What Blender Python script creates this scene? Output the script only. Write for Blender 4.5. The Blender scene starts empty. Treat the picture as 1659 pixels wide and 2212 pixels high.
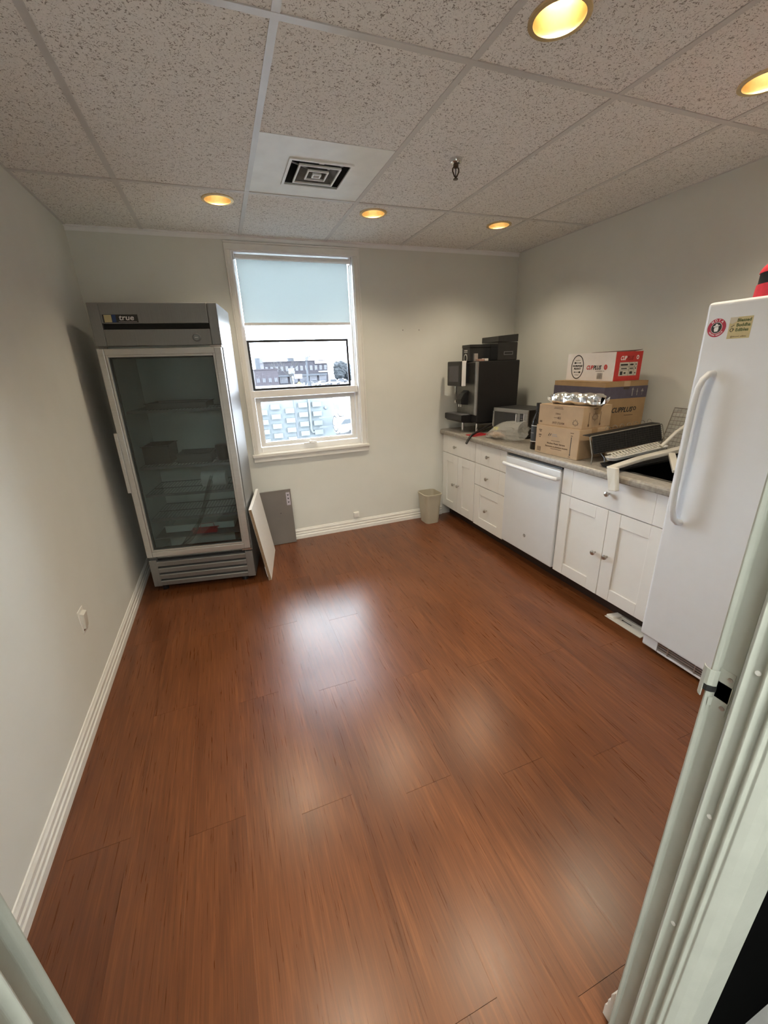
import bpy, bmesh, math, random
from mathutils import Matrix, Vector, Euler, noise
random.seed(7)
sc = bpy.context.scene
C = sc.collection
W, H = 3.413, 2.339

# ------------------------------------------------------------------ camera
cam_d = bpy.data.cameras.new('camera'); cam = bpy.data.objects.new('camera', cam_d); C.objects.link(cam)
cam_d.sensor_fit = 'HORIZONTAL'; cam_d.sensor_width = 36.0
cam_d.lens = 882.24 / 1659 * 36.0
cam_d.clip_start = 0.02; cam_d.clip_end = 2000
pitch, roll, yaw = -0.346365, -0.039369, 0.353858
fw = Vector((math.sin(yaw) * math.cos(pitch), math.cos(yaw) * math.cos(pitch), math.sin(pitch)))
r0 = Vector((math.cos(yaw), -math.sin(yaw), 0)); u0 = r0.cross(fw)
rt = r0 * math.cos(roll) + u0 * math.sin(roll); up = -r0 * math.sin(roll) + u0 * math.cos(roll)
cam.matrix_world = Matrix(((rt.x, up.x, -fw.x, 0.7511), (rt.y, up.y, -fw.y, -3.4783), (rt.z, up.z, -fw.z, 1.4566), (0, 0, 0, 1)))
sc.camera = cam

# ------------------------------------------------------------------ world, exposure
wd = bpy.data.worlds.new('overcast_sky'); sc.world = wd; wd.use_nodes = True
nt = wd.node_tree; nt.nodes.clear()
wo = nt.nodes.new('ShaderNodeOutputWorld'); bg = nt.nodes.new('ShaderNodeBackground')
tc = nt.nodes.new('ShaderNodeTexCoord'); nz = nt.nodes.new('ShaderNodeTexNoise'); cr = nt.nodes.new('ShaderNodeValToRGB')
nz.inputs['Scale'].default_value = 2.2; nz.inputs['Detail'].default_value = 4
cr.color_ramp.elements[0].position = .3; cr.color_ramp.elements[0].color = (.80, .88, 1.0, 1)
cr.color_ramp.elements[1].position = .75; cr.color_ramp.elements[1].color = (.96, .98, 1.0, 1)
nt.links.new(tc.outputs['Generated'], nz.inputs['Vector']); nt.links.new(nz.outputs['Fac'], cr.inputs['Fac'])
nt.links.new(cr.outputs['Color'], bg.inputs['Color']); nt.links.new(bg.outputs['Background'], wo.inputs['Surface'])
SKY = 7.8
bg.inputs['Strength'].default_value = SKY
sc.view_settings.view_transform = 'Standard'; sc.view_settings.look = 'None'
sc.view_settings.exposure = 2.12; sc.view_settings.gamma = 1.0; sc.view_settings.use_curve_mapping = False
sc.cycles.use_denoising = True
sc.cycles.max_bounces = 10; sc.cycles.diffuse_bounces = 5; sc.cycles.glossy_bounces = 4
sc.cycles.transparent_max_bounces = 16; sc.cycles.sample_clamp_indirect = 6.0
LAMP = 1.8           # radiance of the recessed lamps' bulb faces
SPOT = 8.5           # beam of each recessed lamp, in watts
HALL = 10.0            # radiance of the unseen fill panel added in the corridor ceiling

# ------------------------------------------------------------------ helpers
class B:
    def __init__(s): s.v = []; s.f = []
    def add(s, vs, fs):
        n = len(s.v); s.v += [tuple(v) for v in vs]; s.f += [tuple(i + n for i in f) for f in fs]; return s
    def box(s, x0, x1, y0, y1, z0, z1):
        return s.add([(x0,y0,z0),(x1,y0,z0),(x1,y1,z0),(x0,y1,z0),(x0,y0,z1),(x1,y0,z1),(x1,y1,z1),(x0,y1,z1)],
                     [(0,3,2,1),(4,5,6,7),(0,1,5,4),(1,2,6,5),(2,3,7,6),(3,0,4,7)])
    def hexa(s, p):   # 8 corners, bottom ring then top ring
        return s.add(p, [(0,3,2,1),(4,5,6,7),(0,1,5,4),(1,2,6,5),(2,3,7,6),(3,0,4,7)])
    def bar(s, a, b, w, h, upv=(0,0,1)):
        a, b = Vector(a), Vector(b); d = (b - a).normalized(); u = Vector(upv)
        if abs(d.dot(u)) > .98: u = Vector((1,0,0))
        r = d.cross(u).normalized() * (w/2); u = r.cross(d).normalized() * (h/2)
        return s.hexa([a-r-u, a+r-u, b+r-u, b-r-u, a-r+u, a+r+u, b+r+u, b-r+u])
    def cyl(s, a, b, ra, rb=None, n=16, cap=True):
        return s.tube([a, b], [ra, ra if rb is None else rb], n, cap)
    def tube(s, pts, r, n=8, cap=True, closed=False):
        pts = [Vector(p) for p in pts]; m = len(pts)
        rs = r if isinstance(r, (list, tuple)) else [r] * m
        base = len(s.v); prev = None
        for i, p in enumerate(pts):
            if closed: d = pts[(i+1) % m] - pts[i-1]
            elif i == 0: d = pts[1] - p
            elif i == m-1: d = p - pts[i-1]
            else: d = (pts[i+1] - p).normalized() + (p - pts[i-1]).normalized()
            d = d.normalized() if d.length > 1e-9 else Vector((0,0,1))
            if prev is None:
                u = Vector((0,0,1)) if abs(d.z) < .9 else Vector((1,0,0))
                a = d.cross(u).normalized()
            else:
                a = (prev - d * prev.dot(d)); a = a.normalized() if a.length > 1e-6 else d.orthogonal().normalized()
            prev = a; b = d.cross(a)
            for k in range(n):
                t = 2*math.pi*k/n; s.v.append(tuple(p + (a*math.cos(t) + b*math.sin(t)) * rs[i]))
        for i in range(m if closed else m-1):
            j = (i+1) % m
            for k in range(n):
                s.f.append((base+i*n+k, base+i*n+(k+1) % n, base+j*n+(k+1) % n, base+j*n+k))
        if cap and not closed:
            s.f.append(tuple(base+k for k in range(n))); s.f.append(tuple(base+(m-1)*n+k for k in range(n)))
        return s
    def lathe(s, prof, n=20, o=(0,0,0), cap=(True, True), M=None):
        base = len(s.v)
        for r, z in prof:
            for k in range(n):
                t = 2*math.pi*k/n; v = Vector((r*math.cos(t), r*math.sin(t), z))
                if M: v = M @ v
                s.v.append((v.x+o[0], v.y+o[1], v.z+o[2]))
        for i in range(len(prof)-1):
            for k in range(n):
                s.f.append((base+i*n+k, base+i*n+(k+1) % n, base+(i+1)*n+(k+1) % n, base+(i+1)*n+k))
        if cap[0]: s.f.append(tuple(base+k for k in range(n)))
        if cap[1]: s.f.append(tuple(base+(len(prof)-1)*n+k for k in range(n)))
        return s
    def prism(s, poly, axis, a0, a1):   # poly in the two other axes in order (x,y),(x,z)->axis y,(y,z)->axis x
        n = len(poly); vs = []
        for a in (a0, a1):
            for p, q in poly:
                vs.append({'z': (p, q, a), 'y': (p, a, q), 'x': (a, p, q)}[axis])
        fs = [tuple(range(n)), tuple(range(n, 2*n))] + [(i, (i+1) % n, n+(i+1) % n, n+i) for i in range(n)]
        return s.add(vs, fs)
    def ring(s, outer, inner, axis_pt, th):   # flat ring between two loops (same count), extruded along th
        n = len(outer); t = Vector(th)
        vs = [Vector(p) for p in outer] + [Vector(p) for p in inner]; vs += [v + t for v in vs]
        fs = []
        for i in range(n):
            j = (i+1) % n
            fs += [(i, j, n+j, n+i), (2*n+i, 3*n+i, 3*n+j, 2*n+j), (i, 2*n+i, 2*n+j, j), (n+i, n+j, 3*n+j, 3*n+i)]
        return s.add(vs, fs)
    def grid(s, fn, nu, nv):
        base = len(s.v)
        for j in range(nv+1):
            for i in range(nu+1): s.v.append(tuple(fn(i/nu, j/nv)))
        for j in range(nv):
            for i in range(nu):
                a = base + j*(nu+1) + i; s.f.append((a, a+1, a+nu+2, a+nu+1))
        return s
    def mesh(s, name):
        me = bpy.data.meshes.new(name); me.from_pydata(s.v, [], s.f)
        bm = bmesh.new(); bm.from_mesh(me); bmesh.ops.recalc_face_normals(bm, faces=bm.faces); bm.to_mesh(me); bm.free()
        return me
    def obj(s, name, mat, parent=None, loc=(0,0,0), rot=(0,0,0), bevel=0, smooth=False, seg=2):
        me = s.mesh(name); me.materials.append(mat)
        o = bpy.data.objects.new(name, me); C.objects.link(o)
        o.location = loc; o.rotation_euler = rot
        if parent: o.parent = parent
        if smooth:
            for p in me.polygons: p.use_smooth = True
            me.set_sharp_from_angle(angle=math.radians(40))
        if bevel:
            m = o.modifiers.new('bevel', 'BEVEL'); m.width = bevel; m.segments = seg; m.limit_method = 'ANGLE'; m.angle_limit = math.radians(35)
        return o

def tag(o, label, cat, group=None):
    o['label'] = label; o['category'] = cat
    if group: o['group'] = group
    return o
def thing(name, label, cat, loc=(0,0,0), rz=0, group=None):
    o = bpy.data.objects.new(name, None); C.objects.link(o); o.empty_display_size = .1
    o.location = loc; o.rotation_euler = (0, 0, rz)
    return tag(o, label, cat, group)
def struct(o, label=None):
    o['kind'] = 'structure'
    if label: o['label'] = label
    return o
def sempty(name, label=None):
    o = bpy.data.objects.new(name, None); C.objects.link(o); o.empty_display_size = .1
    return struct(o, label)
def copy_tree(o, parent=None):
    c = o.copy(); C.objects.link(c); c.parent = parent
    for ch in list(o.children): copy_tree(ch, c)
    return c
def circ(r, n=24, c=(0, 0), rx=None):
    rx = r if rx is None else rx
    return [(c[0] + rx*math.cos(2*math.pi*k/n), c[1] + r*math.sin(2*math.pi*k/n)) for k in range(n)]

def frameM(O, R, U):   # matrix whose local x = R, y = U, z = R x U
    R = Vector(R).normalized(); U = Vector(U).normalized(); N = R.cross(U)
    return Matrix(((R.x, U.x, N.x, O[0]), (R.y, U.y, N.y, O[1]), (R.z, U.z, N.z, O[2]), (0,0,0,1)))
def text(body, size, O, R, U, mat, parent, name='lettering', align='CENTER', shear=0, bold=0, sx=1.0, ext=.00025):
    cu = bpy.data.curves.new('t', 'FONT'); cu.body = body; cu.size = size; cu.align_x = align; cu.align_y = 'CENTER'
    cu.shear = shear; cu.offset = bold; cu.extrude = ext; cu.resolution_u = 2
    t = bpy.data.objects.new('t', cu); C.objects.link(t)
    dg = bpy.context.evaluated_depsgraph_get()
    me = bpy.data.meshes.new_from_object(t.evaluated_get(dg)); bpy.data.objects.remove(t); bpy.data.curves.remove(cu)
    me.name = name; me.materials.clear(); me.materials.append(mat)
    o = bpy.data.objects.new(name, me); C.objects.link(o); o.parent = parent
    o.matrix_basis = frameM(O, R, U) @ Matrix.Diagonal((sx, 1, 1, 1))
    return o
def decal(polys, O, R, U, mat, parent, name, th=.0004):   # flat print: list of polygons in (x,y) of the face
    b = B()
    for p in polys: b.prism(p, 'z', 0, th)
    o = b.obj(name, mat, parent); o.matrix_basis = frameM(O, R, U); return o
def rect(x0, x1, y0, y1): return [(x0,y0),(x1,y0),(x1,y1),(x0,y1)]

# ------------------------------------------------------------------ materials
def nm(name):
    m = bpy.data.materials.new(name); m.use_nodes = True; n = m.node_tree; return m, n, n.nodes['Principled BSDF']
def lnk(n, a, b): n.links.new(a, b)
def mat(name, col, rough=.5, metal=0, var=.06, scale=30, bump=0, bscale=200, stretch=None, spec=None, coat=0, trans=0, alpha=None):
    m, n, p = nm(name)
    g = n.nodes.new('ShaderNodeTexCoord'); src = g.outputs['Object']
    if stretch:
        mp = n.nodes.new('ShaderNodeMapping'); mp.inputs['Scale'].default_value = stretch; lnk(n, src, mp.inputs['Vector']); src = mp.outputs['Vector']
    t = n.nodes.new('ShaderNodeTexNoise'); t.inputs['Scale'].default_value = scale; t.inputs['Detail'].default_value = 3
    lnk(n, src, t.inputs['Vector'])
    r = n.nodes.new('ShaderNodeValToRGB')
    r.color_ramp.elements[0].position = .3; r.color_ramp.elements[1].position = .7
    r.color_ramp.elements[0].color = (*[c*(1-var) for c in col], 1); r.color_ramp.elements[1].color = (*[min(1, c*(1+var)) for c in col], 1)
    lnk(n, t.outputs['Fac'], r.inputs['Fac']); lnk(n, r.outputs['Color'], p.inputs['Base Color'])
    p.inputs['Roughness'].default_value = rough; p.inputs['Metallic'].default_value = metal
    if spec is not None: p.inputs['Specular IOR Level'].default_value = spec
    if coat: p.inputs['Coat Weight'].default_value = coat; p.inputs['Coat Roughness'].default_value = .1
    if trans: p.inputs['Transmission Weight'].default_value = trans
    if alpha is not None: p.inputs['Alpha'].default_value = alpha
    if bump:
        t2 = n.nodes.new('ShaderNodeTexNoise'); t2.inputs['Scale'].default_value = bscale; t2.inputs['Detail'].default_value = 4
        lnk(n, src, t2.inputs['Vector'])
        bn = n.nodes.new('ShaderNodeBump'); bn.inputs['Strength'].default_value = bump; bn.inputs['Distance'].default_value = .002
        lnk(n, t2.outputs['Fac'], bn.inputs['Height']); lnk(n, bn.outputs['Normal'], p.inputs['Normal'])
    return m
def emis(name, col, s):
    m, n, p = nm(name); n.nodes.remove(p); e = n.nodes.new('ShaderNodeEmission')
    e.inputs['Color'].default_value = (*col, 1); e.inputs['Strength'].default_value = s
    lnk(n, e.outputs[0], n.nodes['Material Output'].inputs['Surface']); return m
def pane(name, tint, refl=1.0, rough=.0, ior=1.45):   # thin sheet: tinted see-through + fresnel reflection
    m, n, p = nm(name); n.nodes.remove(p)
    t = n.nodes.new('ShaderNodeBsdfTransparent'); t.inputs['Color'].default_value = (*tint, 1)
    g = n.nodes.new('ShaderNodeBsdfGlossy'); g.inputs['Roughness'].default_value = rough
    f = n.nodes.new('ShaderNodeFresnel'); f.inputs['IOR'].default_value = ior
    mu = n.nodes.new('ShaderNodeMath'); mu.operation = 'MULTIPLY'; mu.inputs[1].default_value = refl
    mx = n.nodes.new('ShaderNodeMixShader'); lnk(n, f.outputs[0], mu.inputs[0]); lnk(n, mu.outputs[0], mx.inputs['Fac'])
    lnk(n, t.outputs[0], mx.inputs[1]); lnk(n, g.outputs[0], mx.inputs[2])
    lnk(n, mx.outputs[0], n.nodes['Material Output'].inputs['Surface']); return m

def mat_floor():
    m, n, p = nm('laminate_wood')
    geo = n.nodes.new('ShaderNodeNewGeometry'); oi = n.nodes.new('ShaderNodeObjectInfo')
    off = n.nodes.new('ShaderNodeVectorMath'); off.operation = 'SCALE'; off.inputs[0].default_value = (37.0, 53.0, 11.0)
    lnk(n, oi.outputs['Random'], off.inputs['Scale'])
    ad = n.nodes.new('ShaderNodeVectorMath'); ad.operation = 'ADD'; lnk(n, geo.outputs['Position'], ad.inputs[0]); lnk(n, off.outputs[0], ad.inputs[1])
    def ns(scale, st, det, dist=0):
        mp = n.nodes.new('ShaderNodeMapping'); mp.inputs['Scale'].default_value = st; lnk(n, ad.outputs[0], mp.inputs['Vector'])
        t = n.nodes.new('ShaderNodeTexNoise'); t.inputs['Scale'].default_value = scale; t.inputs['Detail'].default_value = det; t.inputs['Distortion'].default_value = dist
        lnk(n, mp.outputs[0], t.inputs['Vector']); return t
    fine = ns(1.0, (190, 6, 1), 3, .6); mid = ns(1.0, (44, 2.2, 1), 4, 1.4); big = ns(1.0, (7, 1.6, 1), 3, .8)
    r1 = n.nodes.new('ShaderNodeValToRGB'); e = r1.color_ramp.elements
    e[0].position = .30; e[0].color = (.098, .032, .0108, 1); e[1].position = .74; e[1].color = (.215, .078, .026, 1)
    k = e.new(.52); k.color = (.142, .046, .0150, 1)
    mx = n.nodes.new('ShaderNodeMix'); mx.data_type = 'FLOAT'; mx.inputs['Factor'].default_value = .55
    lnk(n, mid.outputs['Fac'], mx.inputs['A']); lnk(n, fine.outputs['Fac'], mx.inputs['B'])
    lnk(n, mx.outputs['Result'], r1.inputs['Fac'])
    r2 = n.nodes.new('ShaderNodeValToRGB'); r2.color_ramp.elements[0].position = .30; r2.color_ramp.elements[0].color = (.70, .66, .66, 1)
    r2.color_ramp.elements[1].position = .55; r2.color_ramp.elements[1].color = (1.05, 1.05, 1.05, 1)
    lnk(n, big.outputs['Fac'], r2.inputs['Fac'])
    mc = n.nodes.new('ShaderNodeMix'); mc.data_type = 'RGBA'; mc.blend_type = 'MULTIPLY'; mc.inputs['Factor'].default_value = .8
    lnk(n, r1.outputs['Color'], mc.inputs['A']); lnk(n, r2.outputs['Color'], mc.inputs['B']); lnk(n, mc.outputs['Result'], p.inputs['Base Color'])
    p.inputs['Specular IOR Level'].default_value = .46
    rr = n.nodes.new('ShaderNodeMapRange'); rr.inputs['To Min'].default_value = .24; rr.inputs['To Max'].default_value = .34
    lnk(n, fine.outputs['Fac'], rr.inputs['Value']); lnk(n, rr.outputs['Result'], p.inputs['Roughness'])
    bn = n.nodes.new('ShaderNodeBump'); bn.inputs['Strength'].default_value = .10; bn.inputs['Distance'].default_value = .001
    lnk(n, mx.outputs['Result'], bn.inputs['Height']); lnk(n, bn.outputs['Normal'], p.inputs['Normal'])
    return m
def mat_tile():
    m, n, p = nm('fissured_tile')
    geo = n.nodes.new('ShaderNodeNewGeometry')
    t = n.nodes.new('ShaderNodeTexNoise'); t.inputs['Scale'].default_value = 112; t.inputs['Detail'].default_value = 1.0; t.inputs['Distortion'].default_value = 1.6
    lnk(n, geo.outputs['Position'], t.inputs['Vector'])
    r = n.nodes.new('ShaderNodeValToRGB'); e = r.color_ramp.elements
    e[0].position = .345; e[0].color = (.36, .335, .305, 1); e[1].position = .41; e[1].color = (.86, .845, .815, 1)  # pits darkened in the colour, as the shade inside the holes
    lnk(n, t.outputs['Fac'], r.inputs['Fac'])
    t3 = n.nodes.new('ShaderNodeTexNoise'); t3.inputs['Scale'].default_value = 420; lnk(n, geo.outputs['Position'], t3.inputs['Vector'])
    r3 = n.nodes.new('ShaderNodeValToRGB'); r3.color_ramp.elements[0].position = .3; r3.color_ramp.elements[0].color = (.86,.86,.86,1); r3.color_ramp.elements[1].position = .6; r3.color_ramp.elements[1].color = (1,1,1,1)
    lnk(n, t3.outputs['Fac'], r3.inputs['Fac'])
    mc = n.nodes.new('ShaderNodeMix'); mc.data_type = 'RGBA'; mc.blend_type = 'MULTIPLY'; mc.inputs['Factor'].default_value = 1
    lnk(n, r.outputs['Color'], mc.inputs['A']); lnk(n, r3.outputs['Color'], mc.inputs['B']); lnk(n, mc.outputs['Result'], p.inputs['Base Color'])
    p.inputs['Roughness'].default_value = .95; p.inputs['Specular IOR Level'].default_value = .1
    bn = n.nodes.new('ShaderNodeBump'); bn.inputs['Strength'].default_value = .5; bn.inputs['Distance'].default_value = .003
    lnk(n, r.outputs['Color'], bn.inputs['Height']); lnk(n, bn.outputs['Normal'], p.inputs['Normal'])
    return m

M = {}
M['wall'] = mat('wall_paint', (.72, .725, .68), .6, var=.015, scale=6, bump=.12, bscale=260, spec=.3)
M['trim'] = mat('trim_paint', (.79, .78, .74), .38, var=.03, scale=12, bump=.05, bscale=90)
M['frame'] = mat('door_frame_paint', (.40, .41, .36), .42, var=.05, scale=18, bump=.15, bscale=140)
M['white_vinyl'] = mat('window_vinyl', (.86, .86, .86), .35, var=.02, scale=8)
M['floor'] = mat_floor(); M['tile'] = mat_tile()
M['subfloor'] = mat('subfloor_dark', (.03, .02, .015), .9)
M['tee'] = mat('tee_enamel', (.60, .59, .57), .3, var=.02)
M['plenum'] = mat('plenum_concrete', (.12, .12, .12), .9)
M['vent'] = mat('vent_enamel', (.82, .84, .81), .4, var=.05, scale=9)
M['ventdark'] = mat('duct_dark', (.02, .022, .024), .7)
M['dustwhite'] = mat('dusty_enamel', (.45, .46, .45), .5, var=.35, scale=22)
M['conedark'] = mat('mottled_grey_cone', (.16, .165, .165), .6, var=.5, scale=18)  # darker mottled grey for the cones between the pale rings
M['gold'] = mat('gold_reflector', (.86, .70, .42), .36, metal=1, var=.06, scale=60)
M['chrome'] = mat('chrome', (.75, .75, .75), .14, metal=1, var=.02)
M['bulb'] = emis('lamp_glow', (1.0, .84, .60), LAMP)
M['steel'] = mat('brushed_steel', (.40, .40, .39), .38, metal=.85, var=.10, scale=4, stretch=(2, 2, 120), bump=.02)
M['alu'] = mat('aluminium_frame', (.58, .57, .55), .35, metal=.8, var=.06, scale=8, stretch=(1, 1, 40))
M['dark'] = mat('dark_gap', (.012, .012, .012), .7)
M['blackp'] = mat('black_plastic', (.014, .014, .016), .32, var=.1)
M['blackm'] = mat('black_matte', (.010, .010, .011), .55, var=.1)
M['smoke'] = mat('smoked_plastic', (.022, .022, .023), .12, var=.15, scale=9)
M['greyp'] = mat('grey_plastic', (.16, .16, .17), .4)
M['screen'] = mat('screen_glass', (.085, .085, .10), .12)
M['fr_liner'] = mat('fridge_liner', (.55, .59, .56), .5, var=.06, scale=5)
M['fr_glass'] = pane('fridge_glass', (.74, .80, .80), 1.6)
M['win_glass'] = pane('window_glass', (.93, .96, .97), 1.0)
M['mesh'] = pane('insect_mesh', (.80, .80, .82), .3, .3)
M['appl'] = mat('white_enamel', (.76, .785, .82), .28, var=.012, scale=14, bump=.05, bscale=420)
M['cab'] = mat('white_foil_front', (.83, .825, .80), .33, var=.012, scale=9)
M['counter'] = mat('laminate_counter', (.30, .275, .24), .3, var=.22, scale=60)
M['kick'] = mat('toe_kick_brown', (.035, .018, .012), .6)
M['knob'] = mat('brushed_nickel', (.52, .50, .47), .28, metal=1, var=.04)
M['card'] = mat('kraft_card', (.47, .33, .20), .75, var=.06, scale=14, bump=.04, bscale=300)
M['card2'] = mat('kraft_card_brown', (.36, .23, .115), .75, var=.08, scale=14, bump=.04, bscale=300)
M['cardw'] = mat('white_card', (.78, .74, .72), .5, var=.02)
M['cardr'] = mat('red_card', (.55, .035, .030), .45, var=.06)
M['purple'] = mat('violet_print', (.085, .072, .105), .6, var=.1)
M['ink'] = mat('black_ink', (.03, .028, .028), .6)
M['inkb'] = mat('brown_ink', (.13, .08, .045), .7)
M['inkg'] = mat('grey_ink', (.30, .28, .27), .7)
M['inkr'] = mat('red_ink', (.60, .05, .05), .6)
M['inkw'] = mat('white_ink', (.82, .80, .78), .6)
M['label'] = mat('label_paper', (.60, .56, .47), .6)
M['foil'] = mat('aluminium_foil', (.84, .84, .82), .22, metal=1, var=.04, bump=.12, bscale=30)
M['bag'] = None
M['bottle'] = mat('dark_glass', (.012, .010, .009), .06, var=.1)
M['hose'] = mat('brown_black_rubber', (.008, .006, .006), .45)
M['red'] = mat('red_plastic', (.42, .02, .03), .4)
M['redf'] = mat('red_fabric', (.62, .025, .05), .7, var=.12, scale=50, bump=.2, bscale=500)
M['blackf'] = mat('black_fabric', (.012, .012, .014), .8, bump=.2, bscale=500)
M['beige'] = mat('beige_plastic', (.46, .42, .33), .45, var=.03, scale=10)
M['cream'] = mat('cream_plastic', (.66, .64, .58), .42, var=.03, scale=12)
M['greymetal'] = mat('grey_painted_metal', (.20, .18, .165), .42, metal=.2, var=.06, scale=6)
M['mdfw'] = mat('white_melamine', (.86, .86, .85), .35, var=.02)
M['mdf'] = mat('chipboard_edge', (.24, .16, .095), .8, var=.2, scale=120)
M['wire'] = mat('steel_wire', (.60, .60, .58), .25, metal=1)
M['sinksteel'] = mat('sink_steel', (.20, .20, .20), .16, metal=1, var=.05)
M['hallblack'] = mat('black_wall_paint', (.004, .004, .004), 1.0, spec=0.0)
M['cw'] = mat('corridor_paint', (.60, .60, .56), .7, var=.02)
M['hallfloor'] = mat('corridor_tile', (.28, .27, .26), .5, var=.1, scale=20)
M['sticker_g'] = mat('tan_sticker', (.58, .50, .27), .5, var=.06)
M['green'] = mat('green_ink', (.10, .13, .05), .6)
M['maroon'] = mat('crimson_ink', (.42, .03, .06), .5)
M['yellow'] = mat('yellow_label', (.62, .60, .06), .5)

# ================================================================== STRUCTURE
# floor: a slab with every laminate board on it
fl = struct(B().box(-.02, W+.02, -3.33, .02, -.06, -.004).obj('floor', M['subfloor']), 'reddish brown wood laminate floor laid in long boards')
PW, PL, X0 = .182, 1.158, .967
for k in range(-6, 15):
    xa, xb = max(0.0, X0 + PW*k), min(W, X0 + PW*(k+1))
    if xb - xa < .01: continue
    o0 = (-1.902 - .615*k) % PL - 4*PL
    js = [o0 + j*PL for j in range(6)]; js = [-3.30] + [j for j in js if -3.28 < j < -.03] + [0.0]
    for a, b in zip(js[:-1], js[1:]):
        B().box(xa+.0001, xb-.0001, a+.0005, b-.0005, -.004, 0).obj('floor_plank', M['floor'], fl)

# ceiling
ceil = struct(B().box(-.1, W+.1, -3.35, .1, H+.25, H+.3).obj('ceiling', M['plenum']), 'suspended ceiling of fissured tiles in a white grid')
TX = [0.0] + [.4285 + .6096*i for i in range(5)] + [W]
TY = [0.0, -.794, -2.013, -3.197]
LIGHTS = [(.894, -.655), (1.80, -.655), (2.735, -.645), (.894, -2.24), (1.783, -2.24), (2.70, -2.24)]
LR = .072
def tile(x0, x1, y0, y1, hole=None):
    b = B(); z0, z1 = H + .003, H + .018
    if hole is None: b.box(x0, x1, y0, y1, z0, z1)
    else:
        n = 48; ci = []; co = []
        for k in range(n):
            t = 2*math.pi*k/n; c, s = math.cos(t), math.sin(t)
            ci.append((hole[0]+LR*1.01*c, hole[1]+LR*1.01*s, z0))
            sx = ((x1-hole[0]) if c > 0 else (x0-hole[0]))/c if abs(c) > 1e-9 else 1e9
            sy = ((y1-hole[1]) if s > 0 else (y0-hole[1]))/s if abs(s) > 1e-9 else 1e9
            q = min(sx, sy); co.append((hole[0]+q*c, hole[1]+q*s, z0))
        # add rectangle corners by snapping the nearest outer point
        for cx, cy in ((x0,y0),(x1,y0),(x1,y1),(x0,y1)):
            i = min(range(n), key=lambda i: (co[i][0]-cx)**2 + (co[i][1]-cy)**2); co[i] = (cx, cy, z0)
        b.ring(co, ci, None, (0, 0, z1-z0))
    return b.obj('ceiling_tile', M['tile'], ceil)
for i in range(6):
    for j in range(3):
        x0, x1, y1, y0 = TX[i]+.002, TX[i+1]-.002, TY[j]-.002, TY[j+1]+.002
        hs = [l for l in LIGHTS if x0 < l[0] < x1 and y0 < l[1] < y1]
        if i == 2 and j == 1:
            tile(x0, x1, y0, -1.418)     # the near half; the far half is the air diffuser
        else: tile(x0, x1, y0, y1, hs[0] if hs else None)
for x in TX[1:-1]:
    for j in range(3):
        B().box(x-.012, x+.012, TY[j+1]+.012, TY[j]-(.012 if j else .0), H, H+.003).box(x-.002, x+.002, TY[j+1]+.012, TY[j]-.012, H+.003, H+.03).obj('cross_tee', M['tee'], ceil)
for y in TY[1:3]:
    B().box(0, W, y-.012, y+.012, H-.0005, H+.003).box(0, W, y-.002, y+.002, H+.003, H+.035).obj('main_tee', M['tee'], ceil)
struct(B().box(0, W, -.022, 0, H-.004, H+.003).box(0, W, -.004, 0, H-.026, H+.003).obj('trim_1', M['white_vinyl']))
struct(B().box(0, .014, -3.197, -.022, H+.0005, H+.003).obj('trim_2', M['tee']))
struct(B().box(W-.014, W, -3.197, -.022, H+.0005, H+.003).obj('trim_3', M['tee']))

# walls
HT = H + .25
struct(B().box(-.12, 0, -3.31, .2, -.05, HT).obj('wall_left', M['wall']))
struct(B().box(W, W+.12, -3.31, .2, -.05, HT).obj('wall_right', M['wall']))
WX0, WX1, WZ0, WZ1 = .955, 1.868, .795, 2.262
struct(B().box(0, WX0, 0, .2, -.05, HT).box(WX1, W, 0, .2, -.05, HT).box(WX0, WX1, 0, .2, -.05, WZ0).box(WX0, WX1, 0, .2, WZ1, HT).obj('wall_back', M['wall']))
DX0, DX1 = .534, 1.36
struct(B().box(0, DX0-.03, -3.30, -3.197, -.05, HT).box(DX1+.03, W, -3.30, -3.197, -.05, HT).box(DX0-.03, DX1+.03, -3.30, -3.197, 2.08, HT).obj('wall_front', M['wall']))
# corridor shell around the photographer
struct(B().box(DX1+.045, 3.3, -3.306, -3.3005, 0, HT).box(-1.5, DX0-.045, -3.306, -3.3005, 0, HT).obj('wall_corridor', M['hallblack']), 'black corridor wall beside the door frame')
struct(B().box(-1.6, 3.4, -5.3, -3.3305, -.06, 0).box(-1.6, 3.4, -3.3305, -3.301, -.003, 0).obj('floor_corridor', M['hallfloor']))
struct(B().box(-1.6, 3.4, -5.3, -3.31, H+.1, H+.15).obj('ceiling_corridor', M['cw']))
struct(B().box(-1.6, 3.4, -5.4, -5.3, 0, HT).box(-1.7, -1.6, -5.4, -3.3, 0, HT).box(3.4, 3.5, -5.4, -3.31, 0, HT).obj('wall_corridor_far', M['cw']))
cl = thing('corridor_fill_light', 'unseen flat light panel added in the corridor ceiling as fill', 'light', (.75, -4.45, H+.0995))  # unseen panel, added to light the door end of the room
B().box(-.62, .62, -.32, .32, -.02, 0).box(-.6, .6, -.3, .3, -.022, -.0201).obj('housing', M['tee'], cl)
B().box(-.58, .58, -.28, .28, -.025, -.0225).obj('diffuser', emis('corridor_fill_glow', (.97, 1.0, .95), HALL), cl)

# baseboards (profiled)
bp = [(0, 0), (.016, 0), (.016, .030), (.012, .036), (.013, .052), (.009, .058), (.010, .076), (.006, .084), (.004, .092), (0, .094)]
struct(B().prism(bp, 'y', -3.19, 0).obj('baseboard_left', M['trim']))
struct(B().prism([(-a, z) for a, z in bp], 'x', .016, 2.66).obj('baseboard_back', M['trim']))
struct(B().prism([(-3.197+a, z) for a, z in bp], 'x', .016, DX0-.032).prism([(-3.192+a*1.2, z*1.3) for a, z in bp], 'x', DX1+.004, 2.6).obj('baseboard_front', M['trim']))

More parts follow.
